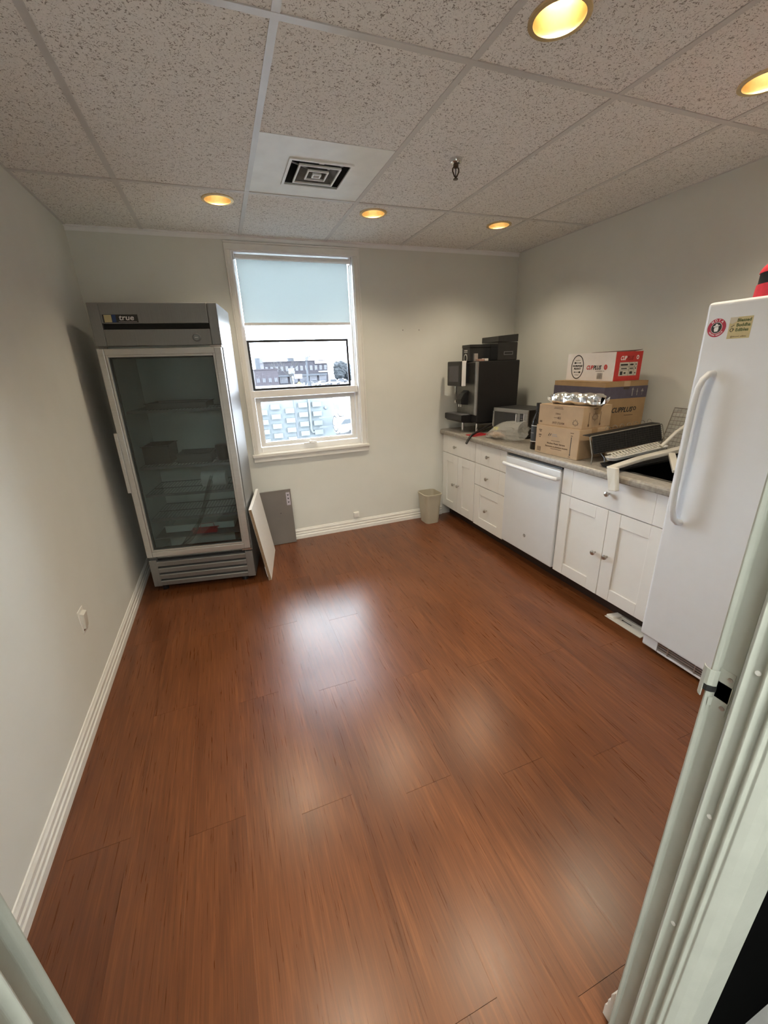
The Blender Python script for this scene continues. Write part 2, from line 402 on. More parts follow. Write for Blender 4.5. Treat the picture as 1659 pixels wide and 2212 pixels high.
# door frame
door = sempty('door_1', 'painted door frame with strike plate')
def jamb(mx, name):
    pr = [(1.40, -3.192), (1.357, -3.192), (1.352, -3.196), (1.355, -3.2005), (1.360, -3.202), (1.360, -3.2255), (1.363, -3.2275), (1.352, -3.229), (1.346, -3.232),
          (1.343, -3.236), (1.350, -3.240), (1.350, -3.252), (1.344, -3.255), (1.343, -3.258), (1.350, -3.262), (1.350, -3.268), (1.345, -3.271), (1.345, -3.274), (1.350, -3.277), (1.349, -3.281),
          (1.356, -3.290), (1.366, -3.299), (1.372, -3.306), (1.43, -3.310), (1.43, -3.300), (1.40, -3.300)]
    if mx: pr = [(DX0 + DX1 - a, b) for a, b in pr]
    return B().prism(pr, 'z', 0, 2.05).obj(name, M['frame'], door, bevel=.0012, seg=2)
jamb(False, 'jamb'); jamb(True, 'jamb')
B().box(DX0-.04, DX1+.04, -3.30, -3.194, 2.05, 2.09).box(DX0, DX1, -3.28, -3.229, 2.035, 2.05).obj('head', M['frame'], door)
sp = B()
for z0, z1, y0, y1 in ((1.008, 1.030, -3.2225, -3.203), (.957, .979, -3.2225, -3.203), (.979, 1.008, -3.2035, -3.2015), (.979, 1.008, -3.2235, -3.2222)):
    sp.box(1.3585, 1.3602, y0, y1, z0, z1)
lip = [(1.3590, -3.2040), (1.3545, -3.2015), (1.3508, -3.1965), (1.3512, -3.1915), (1.3535, -3.1870), (1.3580, -3.1835)]
def strip(p, z0, z1, t=.0013):
    q = [(a - t, b + .0004) for a, b in p]; sp.prism(p + q[::-1], 'z', z0, z1)
strip(lip, .997, 1.024); strip(lip[3:], .973, .997); strip(lip[:2], .962, .977)
plate = sp.obj('strike_plate', M['frame'], door)
B().box(1.3600, 1.3604, -3.2222, -3.2035, .979, 1.008).obj('latch_hole', M['dark'], plate)
B().prism([(a - .0004, b) for a, b in lip[:5]] + [(a + .001, b - .0004) for a, b in lip[:5]][::-1], 'z', .986, .996).obj('lip_gap', M['dark'], plate)
for z in (1.019, .968):
    B().cyl((1.3587, -3.2175, z), (1.3578, -3.2175, z), .0036, n=14).obj('screw', M['knob'], plate)
for z in (1.059, .786, .512):
    B().cyl((1.3505, -3.247, z), (1.3480, -3.247, z), .0035, n=12).obj('screw', M['trim'], door)

# ================================================================== WINDOW
win = sempty('window_1', 'white window with fixed upper pane and crank-out lower sash')
B().box(.930, .960, -.016, 0, .80, 2.252).box(.918, .930, -.020, 0, .80, 2.252).obj('casing', M['trim'], win, bevel=.003)
B().box(1.858, 1.895, -.016, 0, .80, 2.252).box(1.895, 1.907, -.020, 0, .80, 2.252).obj('casing', M['trim'], win, bevel=.003)
B().box(.918, 1.907, -.016, 0, 2.252, 2.294).box(.918, 1.907, -.020, 0, 2.294, 2.306).obj('casing', M['trim'], win, bevel=.003)
B().box(.908, 1.915, -.030, .10, .775, .800).obj('stool', M['trim'], win, bevel=.004)
B().box(.915, 1.908, -.020, 0, .735, .778).obj('apron', M['trim'], win, bevel=.003)
# jamb liner + outer frame
B().box(.955, .972, 0, .14, .80, 2.262).box(1.851, 1.868, 0, .14, .80, 2.262).box(.972, 1.851, 0, .14, 2.245, 2.262).obj('jamb_liner', M['white_vinyl'], win)
B().box(.972, .992, .055, .13, .80, 2.245).box(1.831, 1.851, .055, .13, .80, 2.245).box(.992, 1.831, .055, .13, 2.225, 2.245).box(.992, 1.831, .045, .13, .80, .842).obj('frame', M['white_vinyl'], win, bevel=.003)
B().box(.992, 1.831, .034, .13, 1.243, 1.296).box(.973, .992, .034, .055, 1.243, 1.296).box(1.831, 1.850, .034, .055, 1.243, 1.296).obj('transom', M['white_vinyl'], win, bevel=.003)
B().box(.992, 1.831, .088, .094, 1.296, 2.225).obj('upper_glass', M['win_glass'], win)
sash = B().box(.996, 1.026, .062, .105, .846, 1.239).box(1.797, 1.827, .062, .105, .846, 1.239).box(1.026, 1.797, .062, .105, .846, .872).box(1.026, 1.797, .062, .105, 1.213, 1.239) \
    .box(1.026, 1.034, .070, .1, .872, 1.213).box(1.789, 1.797, .070, .1, .872, 1.213).box(1.034, 1.789, .070, .1, .872, .879).box(1.034, 1.789, .070, .1, 1.206, 1.213).obj('sash', M['white_vinyl'], win, bevel=.002)
B().box(1.034, 1.789, .083, .088, .879, 1.206).obj('lower_glass', M['win_glass'], win)
B().box(1.345, 1.455, .028, .046, .838, .852).cyl((1.40, .034, .85), (1.40, .022, .866), .010, n=12).tube([(1.40, .022, .862), (1.425, .016, .860), (1.452, .018, .852)], .006).obj('crank_handle', M['white_vinyl'], win, bevel=.002)

bl = thing('roller_blind', 'pale grey roller blind pulled halfway down the window', 'blind', (1.41, .022, 2.215))
B().cyl((-.425, 0, .004), (.425, 0, .004), .017, n=20).obj('roller_tube', M['white_vinyl'], bl, smooth=True)
m, n, p = nm('blind_fabric'); n.nodes.remove(p)
df = n.nodes.new('ShaderNodeBsdfDiffuse'); df.inputs['Color'].default_value = (.62, .64, .62, 1)
tl = n.nodes.new('ShaderNodeBsdfTranslucent'); mx = n.nodes.new('ShaderNodeMixShader'); mx.inputs['Fac'].default_value = .42
nz = n.nodes.new('ShaderNodeTexNoise'); nz.inputs['Scale'].default_value = 500; rp = n.nodes.new('ShaderNodeValToRGB')
rp.color_ramp.elements[0].color = (.53, .575, .58, 1); rp.color_ramp.elements[1].color = (.60, .65, .655, 1); lnk(n, nz.outputs['Fac'], rp.inputs['Fac']); lnk(n, rp.outputs['Color'], tl.inputs['Color'])
lnk(n, df.outputs[0], mx.inputs[1]); lnk(n, tl.outputs[0], mx.inputs[2]); lnk(n, mx.outputs[0], n.nodes['Material Output'].inputs['Surface'])
M['blind'] = m
B().box(-.418, .410, .0148, .0158, -.430, .006).obj('fabric', M['blind'], bl)
B().box(-.420, .412, .010, .020, -.445, -.425).obj('hem_bar', M['white_vinyl'], bl, bevel=.002)
for x in (-.432, .426): B().box(x-.004, x+.004, -.02, .026, -.018, .03).obj('bracket', M['white_vinyl'], bl, bevel=.002)
ch = B()
for dx in (0, .012): ch.tube([(.426+dx*.2, -.016+dx, .0), (.427+dx*.2, -.014+dx, -.4), (.428, -.012+dx, -.86)], .0016, 6)
ch.tube([(.428, -.012, -.86), (.428, -.006, -.875), (.428, 0, -.86)], .0016, 6)
ch.obj('bead_chain', M['white_vinyl'], bl)

scn = thing('insect_screen', 'dark framed insect screen leaning on the transom behind the glass', 'window screen', (1.392, .037, 1.2965))
fr = [(-.402, -.385), (.385, .402)]
for a, b in fr: B().hexa([(a,0,0),(b,0,0),(b,.008,0),(a,.008,0),(a,.009,.372),(b,.009,.372),(b,.017,.372),(a,.017,.372)]).obj('side_rail', M['blackp'], scn)
for z, y in ((0, 0), (.355, .0087)): B().box(-.385, .385, y, y+.008, z, z+.017).obj('end_rail', M['blackp'], scn)
B().hexa([(-.395,.003,.012),(.395,.003,.012),(.395,.0035,.012),(-.395,.0035,.012),(-.395,.0115,.36),(.395,.0115,.36),(.395,.012,.36),(-.395,.012,.36)]).obj('mesh', M['mesh'], scn)

# ================================================================== CEILING FITTINGS
lab = ['gold recessed downlight nearest the window and the glass-door refrigerator', 'gold recessed downlight over the window, beside the air diffuser',
       'gold recessed downlight above the coffee machine', 'gold recessed downlight above the floor by the left wall',
       'large gold recessed downlight over the middle of the room', 'gold recessed downlight above the white freezer']
def downlight():
    t = thing('recessed_downlight', '', 'ceiling light', (0, 0, H))
    n = 40
    B().ring([(x, y, -.003) for x, y in circ(LR+.012, n)], [(x, y, -.003) for x, y in circ(LR-.002, n)], None, (0, 0, .006)).obj('trim_ring', M['gold'], t, smooth=True)
    pr = [(LR, .003), (LR-.001, .02), (LR-.006, .06), (LR-.014, .10), (.052, .125)]
    B().lathe(pr, n, cap=(False, False)).lathe([(r+.002, z) for r, z in pr], n, cap=(False, True)).obj('reflector', M['gold'], t, smooth=True)
    B().lathe([(.0, .072), (.030, .075), (.044, .086), (.050, .100), (.048, .124)], 24, cap=(False, True)).obj('bulb', M['bulb'], t, smooth=True)
    ld = bpy.data.lights.new('beam', 'SPOT'); ld.energy = SPOT; ld.color = (1.0, .85, .62); ld.spot_size = math.radians(130); ld.spot_blend = 1.0; ld.shadow_soft_size = .045
    lo = bpy.data.objects.new('beam', ld); C.objects.link(lo); lo.parent = t; lo.location = (0, 0, .012)
    return t
d0 = downlight()
for i, (x, y) in enumerate(LIGHTS):
    o = d0 if i == 0 else copy_tree(d0)
    o.location = (x, y, H); o['label'] = lab[i]; o['group'] = 'recessed downlights'

v = thing('air_diffuser', 'square white ceiling air diffuser panel with nested louvre rings', 'air vent', (1.3435, -1.105, H))
def sqring(b, cx, cy, ho, hi, z0, z1, skew=0):
    o = [(cx-ho, cy-ho), (cx+ho, cy-ho), (cx+ho, cy+ho), (cx-ho, cy+ho)]; i = [(cx-hi, cy-hi), (cx+hi, cy-hi), (cx+hi, cy+hi), (cx-hi, cy+hi)]
    return b.ring([(x, y, z0) for x, y in o], [(x, y, z0) for x, y in i], None, (0, 0, z1-z0))
pn = B(); pn.ring([(-.300,-.308,.003),(.300,-.308,.003),(.300,.308,.003),(-.300,.308,.003)], [(-.140,-.128,.003),(.148,-.128,.003),(.148,.150,.003),(-.140,.150,.003)], None, (0, 0, .006))
pn.obj('panel', M['vent'], v)
cx, cy = .004, .011
nb = B(); nb.ring([(cx-.152, cy-.147, -.004), (cx+.152, cy-.147, -.004), (cx+.152, cy+.147, -.004), (cx-.152, cy+.147, -.004)], [(cx-.138, cy-.133, -.004), (cx+.138, cy-.133, -.004), (cx+.138, cy+.133, -.004), (cx-.138, cy+.133, -.004)], None, (0, 0, .008)); nb.obj('neck_rim', M['vent'], v, bevel=.002)
dk = B()
for (xa, xb, ya, yb) in ((-.15,-.142,-.15,.15),(.142,.15,-.15,.15),(-.15,.15,-.15,-.142),(-.15,.15,.142,.15)): dk.box(cx+xa, cx+xb, cy+ya, cy+yb, .006, .20)
dk.box(cx-.15, cx+.15, cy-.15, cy+.15, .195, .20); dk.obj('duct', M['ventdark'], v)
def cone(ho, zo, hi, zi, nme, lip):
    b = B(); t = .002
    O = [(-ho,-ho),(ho,-ho),(ho,ho),(-ho,ho)]; I = [(-hi,-hi),(hi,-hi),(hi,hi),(-hi,hi)]
    for i in range(4):
        j = (i+1) % 4
        b.hexa([(cx+O[i][0], cy+O[i][1], zo), (cx+O[j][0], cy+O[j][1], zo), (cx+O[j][0], cy+O[j][1], zo+t*2), (cx+O[i][0], cy+O[i][1], zo+t*2),
                (cx+I[i][0], cy+I[i][1], zi), (cx+I[j][0], cy+I[j][1], zi), (cx+I[j][0], cy+I[j][1], zi+t*2), (cx+I[i][0], cy+I[i][1], zi+t*2)])
    c_ = b.obj('louver_cone', M['conedark'], v)
    l_ = sqring(B(), cx, cy, ho+.001, ho-lip, zo-.005, zo+.002).obj('louver_ring', M['vent'], v); return c_
cone(.100, .000, .060, .045, 'louver_ring', .007); cone(.050, .000, .028, .030, 'louver_ring', .006); cone(.020, -.001, .008, .02, 'louver_ring', .006)
B().box(cx-.014, cx+.014, cy-.014, cy+.014, .000, .002).obj('centre_plate', M['dustwhite'], v)
for sx in (-1, 1): B().bar((cx+sx*.145, cy, .05), (cx+sx*.02, cy, .02), .012, .003).obj('support_arm', M['dustwhite'], v)
B().box(cx-.012, cx+.012, cy-.136, cy-.118, .0, .02).obj('clip', M['vent'], v)

s = thing('fire_sprinkler', 'bronze pendant fire sprinkler head with chrome rosette', 'sprinkler', (1.935, -1.424, H))
B().lathe([(.030, .003), (.030, 0), (.026, -.012), (.016, -.018), (.012, -.018)], 24, cap=(True, True)).obj('rosette', M['chrome'], s, smooth=True)
M['bronze'] = mat('dark_bronze', (.10, .075, .055), .35, metal=1)
B().lathe([(.012, -.016), (.012, -.028), (.006, -.034)], 12).obj('nozzle', M['bronze'], s, smooth=True)
for sgn in (-1, 1): B().tube([(sgn*.008, 0, -.024), (sgn*.016, 0, -.036), (sgn*.016, 0, -.046), (sgn*.006, 0, -.064), (0, 0, -.068)], .0032, 8).obj('yoke_arm', M['bronze'], s, smooth=True)
B().cyl((0, 0, -.034), (0, 0, -.062), .003, n=8).obj('glass_bulb', M['greyp'], s)
B().lathe([(.004, -.064), (.005, -.070), (.011, -.073), (.012, -.076)], 14).obj('deflector', M['bronze'], s, smooth=True)

# ================================================================== WALL FITTINGS
wp = thing('wall_jack_cover', 'small cream jack cover tilted on the left wall', 'wall plate', (0, -1.494, .415))
B().box(0, .004, -.035, .035, -.055, .055).obj('back_plate', M['trim'], wp, bevel=.002)
B().hexa([(.002,-.022,-.038),(.012,-.022,-.038),(.012,.022,-.038),(.002,.022,-.038),(.002,-.022,.040),(.020,-.022,.034),(.020,.022,.034),(.002,.022,.040)]).obj('cover', M['cream'], wp, bevel=.002)
B().box(.003, .006, -.026, .024, -.044, -.038).obj('painted_shade_strip', M['inkb'], wp)  # brown strip painted in as the shade under the cover
pb = thing('wall_jack_box', 'small white square jack box above the back baseboard', 'wall jack', (1.755, 0, .143))
B().box(-.026, .026, -.022, 0, -.026, .026).obj('box', M['trim'], pb, bevel=.004)
B().box(-.018, .018, -.025, -.021, -.018, .02).obj('cover', M['trim'], pb, bevel=.002)
for x, ww in ((2.271, 'nearer the window'), (2.423, 'nearer the coffee machine')):
    tag(B().lathe([(.0, -.0), (.004, -.001), (.005, 0)], 10, M=Matrix.Rotation(math.pi/2, 3, 'X')).obj('wall_plug', M['inkg'], loc=(x, -.001, 1.725)), 'tiny grey wall plug on the back wall, ' + ww, 'wall plug', 'wall plugs')

# ================================================================== REFRIGERATOR
FR = math.atan2(-.114, .675)
f = thing('glass_door_refrigerator', 'tall steel refrigerator with one glass door and louvred base', 'refrigerator', (.103, -.535, 0), FR)
f.rotation_euler = (0, math.radians(.7), FR); f.location.z = .0
FWD, FD = .685, .47
M['fsteel'] = mat('fridge_steel', (.27, .27, .265), .42, metal=.7, var=.06, scale=4, stretch=(60, 60, 1.5))
cabn = B().box(0, .045, .03, FD, .25, 1.612).box(FWD-.045, FWD, .03, FD, .25, 1.612).box(.045, FWD-.045, FD-.04, FD, .25, 1.612).box(0, FWD, .03, FD, .05, .25).box(0, FWD, .03, FD, 1.612, 1.84)
cabn.obj('cabinet', M['fsteel'], f)
B().box(.045, .055, .04, FD-.04, .25, 1.612).box(FWD-.055, FWD-.045, .04, FD-.04, .25, 1.612).box(.055, FWD-.055, FD-.05, FD-.04, .25, 1.612).box(.055, FWD-.055, .04, FD-.05, .25, .262).box(.055, FWD-.055, .04, FD-.05, 1.60, 1.612).obj('liner', M['fr_liner'], f)
B().box(0, .058, 0, .03, 1.615, 1.84).obj('corner_post', M['fsteel'], f, bevel=.002)
B().box(FWD-.053, FWD, 0, .03, 1.615, 1.84).obj('corner_post', M['fsteel'], f, bevel=.002)
B().box(.060, FWD-.055, -.004, .03, 1.733, 1.84).obj('upper_fascia', M['fsteel'], f, bevel=.003)
B().box(.060, FWD-.055, .022, .03, 1.700, 1.735).obj('fascia_recess', M['dark'], f)
B().box(.060, FWD-.055, -.004, .03, 1.615, 1.702).obj('lower_fascia', M['fsteel'], f, bevel=.003)
bd = B().box(.070, .252, -.0060, -.003, 1.737, 1.779).obj('badge', M['ink'], f)
B().box(.078, .116, -.0066, -.006, 1.739, 1.777).obj('yellow_tab', M['sticker_g'], bd)
B().box(.118, .138, -.0066, -.006, 1.739, 1.777).obj('blue_tab', mat('blue_print', (.02, .05, .16), .4), bd)
text('true', .040, (.192, -.0064, 1.762), (1,0,0), (0,0,1), M['inkw'], bd, bold=.0006, shear=.15, sx=1.15)
B().box(.150, .245, -.0066, -.006, 1.7405, 1.7435).obj('underline', M['inkg'], bd)
dl = B().lathe([(.023, 0), (.023, .006), (.019, .009), (.017, .007)], 28, o=(.55, -.004, 1.655), M=Matrix.Rotation(math.pi/2, 3, 'X')).obj('thermometer', M['greyp'], f, smooth=True)
B().lathe([(.0165, .0072), (.0, .0074)], 24, o=(.55, -.004, 1.655), cap=(True, False), M=Matrix.Rotation(math.pi/2, 3, 'X')).obj('dial_face', mat('dial_grey', (.22, .24, .24), .3), dl)
B().box(.541, .559, -.0124, -.0118, 1.6535, 1.6565).obj('needle', M['inkw'], dl)
# door
dr = B()
for x0, x1, z0, z1 in ((.005, .042, .282, 1.600), (.640, .680, .282, 1.600), (.042, .640, .282, .320), (.042, .640, 1.566, 1.600)): dr.box(x0, x1, -.022, .024, z0, z1)
door_f = dr.obj('door', M['alu'], f, bevel=.004)
ir = B()
for x0, x1, z0, z1 in ((.042, .054, .320, 1.566), (.628, .640, .320, 1.566), (.054, .628, .320, .332), (.054, .628, 1.554, 1.566)): ir.box(x0, x1, -.016, .02, z0, z1)
ir.obj('inner_bead', M['alu'], door_f, bevel=.002)
B().box(.052, .630, -.006, -.002, .330, 1.556).obj('glass', M['fr_glass'], door_f)
B().box(.048, .060, .004, .022, .326, 1.560).box(.622, .634, .004, .022, .326, 1.560).box(.060, .622, .004, .022, .326, .340).box(.060, .622, .004, .022, 1.545, 1.560).obj('gasket', M['blackp'], door_f)
B().box(-.010, .012, -.034, -.018, .745, 1.125).obj('handle', M['alu'], door_f, bevel=.004)
for z in (.272, 1.606): B().box(.62, .685, -.014, .024, z-.006, z+.006).obj('hinge', M['knob'], f)
# louvred base
B().box(0, .050, 0, .03, .05, .25).obj('grille_post', M['fsteel'], f, bevel=.002)
B().box(.635, FWD, 0, .03, .05, .25).obj('grille_post', M['fsteel'], f, bevel=.002)
B().box(.05, .635, .026, .032, .05, .25).obj('grille_back', M['dark'], f)
for k in range(4):
    z = .052 + k*.049
    B().prism([(.000, z+.030), (.001, z+.002), (.006, z), (.012, z+.004), (.024, z+.034), (.020, z+.040), (.004, z+.035)], 'x', .05, .635).obj('louver', M['fsteel'], f)
for x in (.05, .60):
    for y in (.06, .40): B().cyl((x, y, .0), (x, y, .05), .022, n=14).obj('foot', M['blackp'], f)
# wire shelves
for z in (.530, .700, .885, 1.240):
    sh = B()
    for k in range(27): x = .062 + k*(.561/26); sh.cyl((x, .05, z), (x, .41, z), .0018, n=5)
    for y in (.05, .23, .41): sh.cyl((.06, y, z-.004), (.625, y, z-.004), .0035, n=6)
    sh.box(.06, .625, .046, .052, z-.014, z+.004)
    sh.obj('wire_shelf', M['greyp'], f)
# things kept inside (world placed through the refrigerator's own frame)
bpy.context.view_layer.update(); FM = f.matrix_world.copy()
def inside(name, label, cat, build, x, y, z, m, rz=0):
    o = build.obj(name, m, smooth=True); o.matrix_world = FM @ Matrix.Translation((x, y, z)) @ Matrix.Rotation(rz, 4, 'Z'); return tag(o, label, cat)
M['paper'] = mat('paper_white', (.62, .62, .60), .8, var=.05)
M['dpan'] = mat('dull_pan', (.10, .10, .10), .4, metal=.6)
inside('paper_roll', 'white paper roll lying on the middle shelf of the refrigerator', 'paper roll', B().lathe([(.018, 0), (.052, 0), (.052, .16), (.018, .16), (.018, 0)], 24, cap=(False, False), M=Matrix.Rotation(math.pi/2, 3, 'Y')), .40, .17, .756, M['paper'])
def pan(w, d, h):
    b = B(); b.box(0, w, 0, d, 0, .004)
    for x0, x1, y0, y1 in ((0, .004, 0, d), (w-.004, w, 0, d), (.004, w-.004, 0, .004), (.004, w-.004, d-.004, d)): b.box(x0, x1, y0, y1, .004, h)
    return b.box(-.008, w+.008, -.008, 0, h-.004, h).box(-.008, w+.008, d, d+.008, h-.004, h)
inside('shallow_pan', 'dark shallow pan on the top refrigerator shelf', 'pan', pan(.36, .25, .035), .16, .10, 1.246, M['dpan'])
inside('wire_basket', 'dark slatted basket on the second refrigerator shelf', 'basket', pan(.22, .18, .06), .28, .10, .890, M['dpan'])
inside('plastic_tub', 'dark plastic tub at the left of the second refrigerator shelf', 'tub', pan(.16, .2, .12), .075, .12, .890, M['blackp'])
inside('round_container', 'dark round container at the right of the second refrigerator shelf', 'container', B().lathe([(.042, 0), (.048, .09), (.046, .10), (.03, .105)], 20), .565, .16, .890, M['blackp'])
inside('crate', 'pale crate at the bottom of the refrigerator', 'crate', pan(.44, .24, .11), .12, .14, .263, M['fr_liner'])
inside('food_tray', 'white tray below the middle shelf of the refrigerator', 'tray', pan(.46, .26, .05), .11, .12, .40, M['fr_liner'])
bm_ = inside('red_tray', 'small red tray with wire handle at the refrigerator bottom', 'tray', pan(.16, .038, .03), .30, .060, .3945, M['red'])
h = B().tube([(.05, .02, .03), (.055, .02, .065), (.14, .02, .065), (.145, .02, .03)], .002, 6).obj('wire_handle', M['red'], bm_)
inside('plastic_sheet', 'clear plastic sheet slumped inside the refrigerator door', 'plastic sheet',
       B().grid(lambda u, v: (.09 + .40*v + .10*u*(1-v) + .015*math.sin(9*v+5*u), .0325 + .004*math.sin(7*u+4*v), .27 + .50*v*v + .05*u + .01*math.sin(13*u)), 10, 14), 0, 0, 0, pane('cloudy_plastic', (.72, .74, .74), 2.0, .25))
B().box(.06, .625, .04, .40, .388, .394).obj('bottom_shelf', M['greyp'], f)

# white board and grey panel leaning
bdv = thing('shelf_board', 'white melamine board with raw brown edge leaning on the refrigerator', 'board', (.884, -.690, 0), math.radians(-9.6))
ang = math.radians(-6.8)
bdm = Matrix.Rotation(ang, 4, 'Y')
bx = B().box(-.021, 0, 0, .53, .0025, .560).obj('panel', M['mdfw'], bdv, bevel=.001); bx.matrix_basis = bdm
e1 = B().box(-.0195, -.0015, -.0010, .0, .004, .558).obj('raw_edge', M['mdf'], bdv); e1.matrix_basis = bdm
e2 = B().box(-.030, -.021, .03, .05, .02, .10).obj('cleat', M['mdfw'], bdv); e2.matrix_basis = bdm
e3 = B().tube([(-.024, .10, .45), (-.030, .07, .42), (-.032, .05, .40)], .003, 6).obj('hook', M['chrome'], bdv); e3.matrix_basis = bdm
gp = thing('grey_panel', 'flat grey metal cover panel leaning on the back wall beside the refrigerator', 'panel', (.80, -.050, 0))
gm = Matrix.Rotation(math.radians(-3.2), 4, 'X')
o = B().box(0, .372, -.018, 0, .0015, .478).obj('sheet', M['greymetal'], gp, bevel=.002); o.matrix_basis = gm
o = B().box(-.001, .373, -.0185, .001, .474, .482).obj('folded_lip', M['greymetal'], gp, bevel=.001); o.matrix_basis = gm
o = B().box(.330, .362, -.0190, -.018, .345, .458).obj('sticker', mat('lilac_sticker', (.50, .46, .52), .5), gp); o.matrix_basis = gm
st = o
for zc in (.433, .403, .370):
    a = B().prism([(-.009, .006), (.009, .006), (0, -.008)], 'y', -.0194, -.019).obj('arrow_mark', M['ink'], st); a.location = (.346, 0, zc)
o = B().prism([(.262, .282), (.272, .286), (.272, .276)], 'y', -.0186, -.018).obj('chip_mark', M['ink'], gp); o.matrix_basis = gm

# waste basket
wb = thing('waste_basket', 'beige plastic waste basket on the floor beside the cabinets', 'waste basket', (2.462, -.128, 0))
def rr(w, d, r, n=6):
    p = []
    for cx_, cy_, a in ((w/2-r, d/2-r, 0), (-w/2+r, d/2-r, 90), (-w/2+r, -d/2+r, 180), (w/2-r, -d/2+r, 270)):
        for k in range(n+1):
            t = math.radians(a + 90*k/n); p.append((cx_ + r*math.cos(t), cy_ + r*math.sin(t)))
    return p
def loft(b, secs, close=(True, True)):
    n = len(secs[0][0]); base = len(b.v)
    for p, z in secs: b.v += [(x, y, z) for x, y in p]
    for i in range(len(secs)-1):
        for k in range(n): b.f.append((base+i*n+k, base+i*n+(k+1) % n, base+(i+1)*n+(k+1) % n, base+(i+1)*n+k))
    if close[0]: b.f.append(tuple(base+k for k in range(n)))
    if close[1]: b.f.append(tuple(base+(len(secs)-1)*n+k for k in range(n)))
    return b
loft(B(), [(rr(.135, .155, .035), 0), (rr(.175, .200, .04), .285), (rr(.171, .196, .038), .285), (rr(.131, .151, .033), .006)]).obj('bin', M['beige'], wb, smooth=True)
loft(B(), [(rr(.182, .206, .042), .276), (rr(.184, .208, .043), .290), (rr(.172, .197, .039), .292), (rr(.171, .196, .039), .284)], (False, False)).obj('rim', M['beige'], wb, smooth=True)

# ================================================================== BASE CABINETS (local frame: x along the run towards the door, y into the wall)
RW = -math.pi/2
CXF = 2.67
def front(parent, name, x0, x1, z0, z1, kind, m=None, st=.080, rl=.075):
    b = B(); g = .0006; m = m or M['cab']
    if kind == 'flat':
        b.box(x0, x0+st-g, 0, .018, z0, z1).box(x1-st+g, x1, 0, .018, z0, z1).box(x0+st+g, x1-st-g, 0, .018, z0, z1).box(x0+st-g, x1-st+g, .002, .018, z0, z1)
    else:
        b.box(x0, x0+st, 0, .018, z0, z1).box(x1-st, x1, 0, .018, z0, z1)
        b.box(x0+st+g, x1-st-g, .0003, .018, z0, z0+rl).box(x0+st+g, x1-st-g, .0003, .018, z1-rl, z1)
        b.box(x0+st, x1-st, .009, .018, z0+rl, z1-rl)
    return b.obj(name, m, parent, bevel=.0012, seg=1)
kp = [(.0055, 0), (.0050, .010), (.0065, .014), (.0125, .018), (.0145, .023), (.0130, .028), (.007, .031), (.0, .0315)]
def knob(parent, x, z):
    return B().lathe(kp, 18, o=(x, 0, z), cap=(True, False), M=Matrix.Rotation(math.pi/2, 3, 'X')).obj('knob', M['knob'], parent, smooth=True)
def carcass(t, w, d=.70):
    B().box(.001, .018, .020, d, .105, .818).box(w-.018, w-.001, .020, d, .105, .818).box(.018, w-.018, .020, d, .105, .121).box(.018, w-.018, d-.01, d, .121, .818).box(.018, w-.018, .020, .065, .80, .818).box(.018, w-.018, .020, .028, .121, .80).obj('carcass', M['cab'], t)
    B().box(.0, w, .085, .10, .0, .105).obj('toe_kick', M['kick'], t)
    for x in (.05, w-.05): B().cyl((x, .45, 0), (x, .45, .105), .02, n=10).obj('leg', M['blackp'], t)

c1 = thing('base_cabinet', 'white base cabinet with one drawer over two doors, against the back wall', 'cabinet', (CXF, -.004, 0), RW)
carcass(c1, .560)
d = front(c1, 'drawer_front', .002, .558, .648, .815, 'flat'); knob(d, .243, .723)
d = front(c1, 'door', .002, .279, .105, .643, 'shaker', st=.075); knob(d, .226, .367)
d = front(c1, 'door', .282, .558, .105, .643, 'shaker', st=.075); knob(d, .307, .370)
c2 = thing('drawer_cabinet', 'white base cabinet with a stack of three drawers beside the dishwasher', 'cabinet', (CXF, -.566, 0), RW)
carcass(c2, .422)
d = front(c2, 'drawer_front', .002, .420, .648, .815, 'flat'); knob(d, .190, .726)
d = front(c2, 'drawer_front', .002, .420, .462, .644, 'flat'); knob(d, .192, .546)
d = front(c2, 'drawer_front', .002, .420, .098, .456, 'shaker'); knob(d, .200, .272)
c3 = thing('sink_cabinet', 'white sink base cabinet with a wide drawer front over two doors beside the freezer', 'cabinet', (CXF, -1.548, 0), RW)
carcass(c3, .700)
d = front(c3, 'drawer_front', .002, .698, .648, .815, 'flat'); knob(d, .350, .737)
d = front(c3, 'door', .002, .361, .105, .643, 'shaker'); knob(d, .316, .366)
d = front(c3, 'door', .364, .698, .105, .643, 'shaker'); knob(d, .398, .372)

dw = thing('dishwasher', 'white built-in dishwasher with a curved bar handle under the counter', 'dishwasher', (CXF, -.990, 0), RW)
B().box(.006, .550, .03, .62, .11, .812).obj('tub', M['dark'], dw)
B().box(.004, .552, -.012, .03, .112, .786).obj('door', M['appl'], dw, bevel=.006)
B().box(.006, .550, -.008, .03, .786, .794).obj('control_strip', M['alu'], dw)
B().box(.012, .544, .004, .03, .794, .806).obj('control_panel', M['blackp'], dw)
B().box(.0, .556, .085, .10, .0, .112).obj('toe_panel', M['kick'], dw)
B().tube([(.018, -.010, .735), (.014, -.038, .737), (.035, -.050, .739), (.15, -.056, .741), (.278, -.058, .742), (.41, -.056, .741), (.520, -.050, .739), (.541, -.038, .737), (.537, -.010, .735)], [.013, .014, .0135, .0135, .0135, .0135, .0135, .014, .013], 12).obj('handle', M['appl'], dw, smooth=True)
bg_ = B().lathe([(.0125, 0), (.0120, .002), (.0, .0022)], 24, o=(.268, -.012, .241), cap=(True, False), M=Matrix.Rotation(math.pi/2, 3, 'X')).obj('badge', M['greyp'], dw, smooth=True)
B().ring([(x+.268, -.0142, z+.241) for x, z in circ(.0095, 20)], [(x+.268, -.0142, z+.241) for x, z in circ(.0083, 20)], None, (0, -.0006, 0)).obj('ring_mark', M['inkw'], bg_)
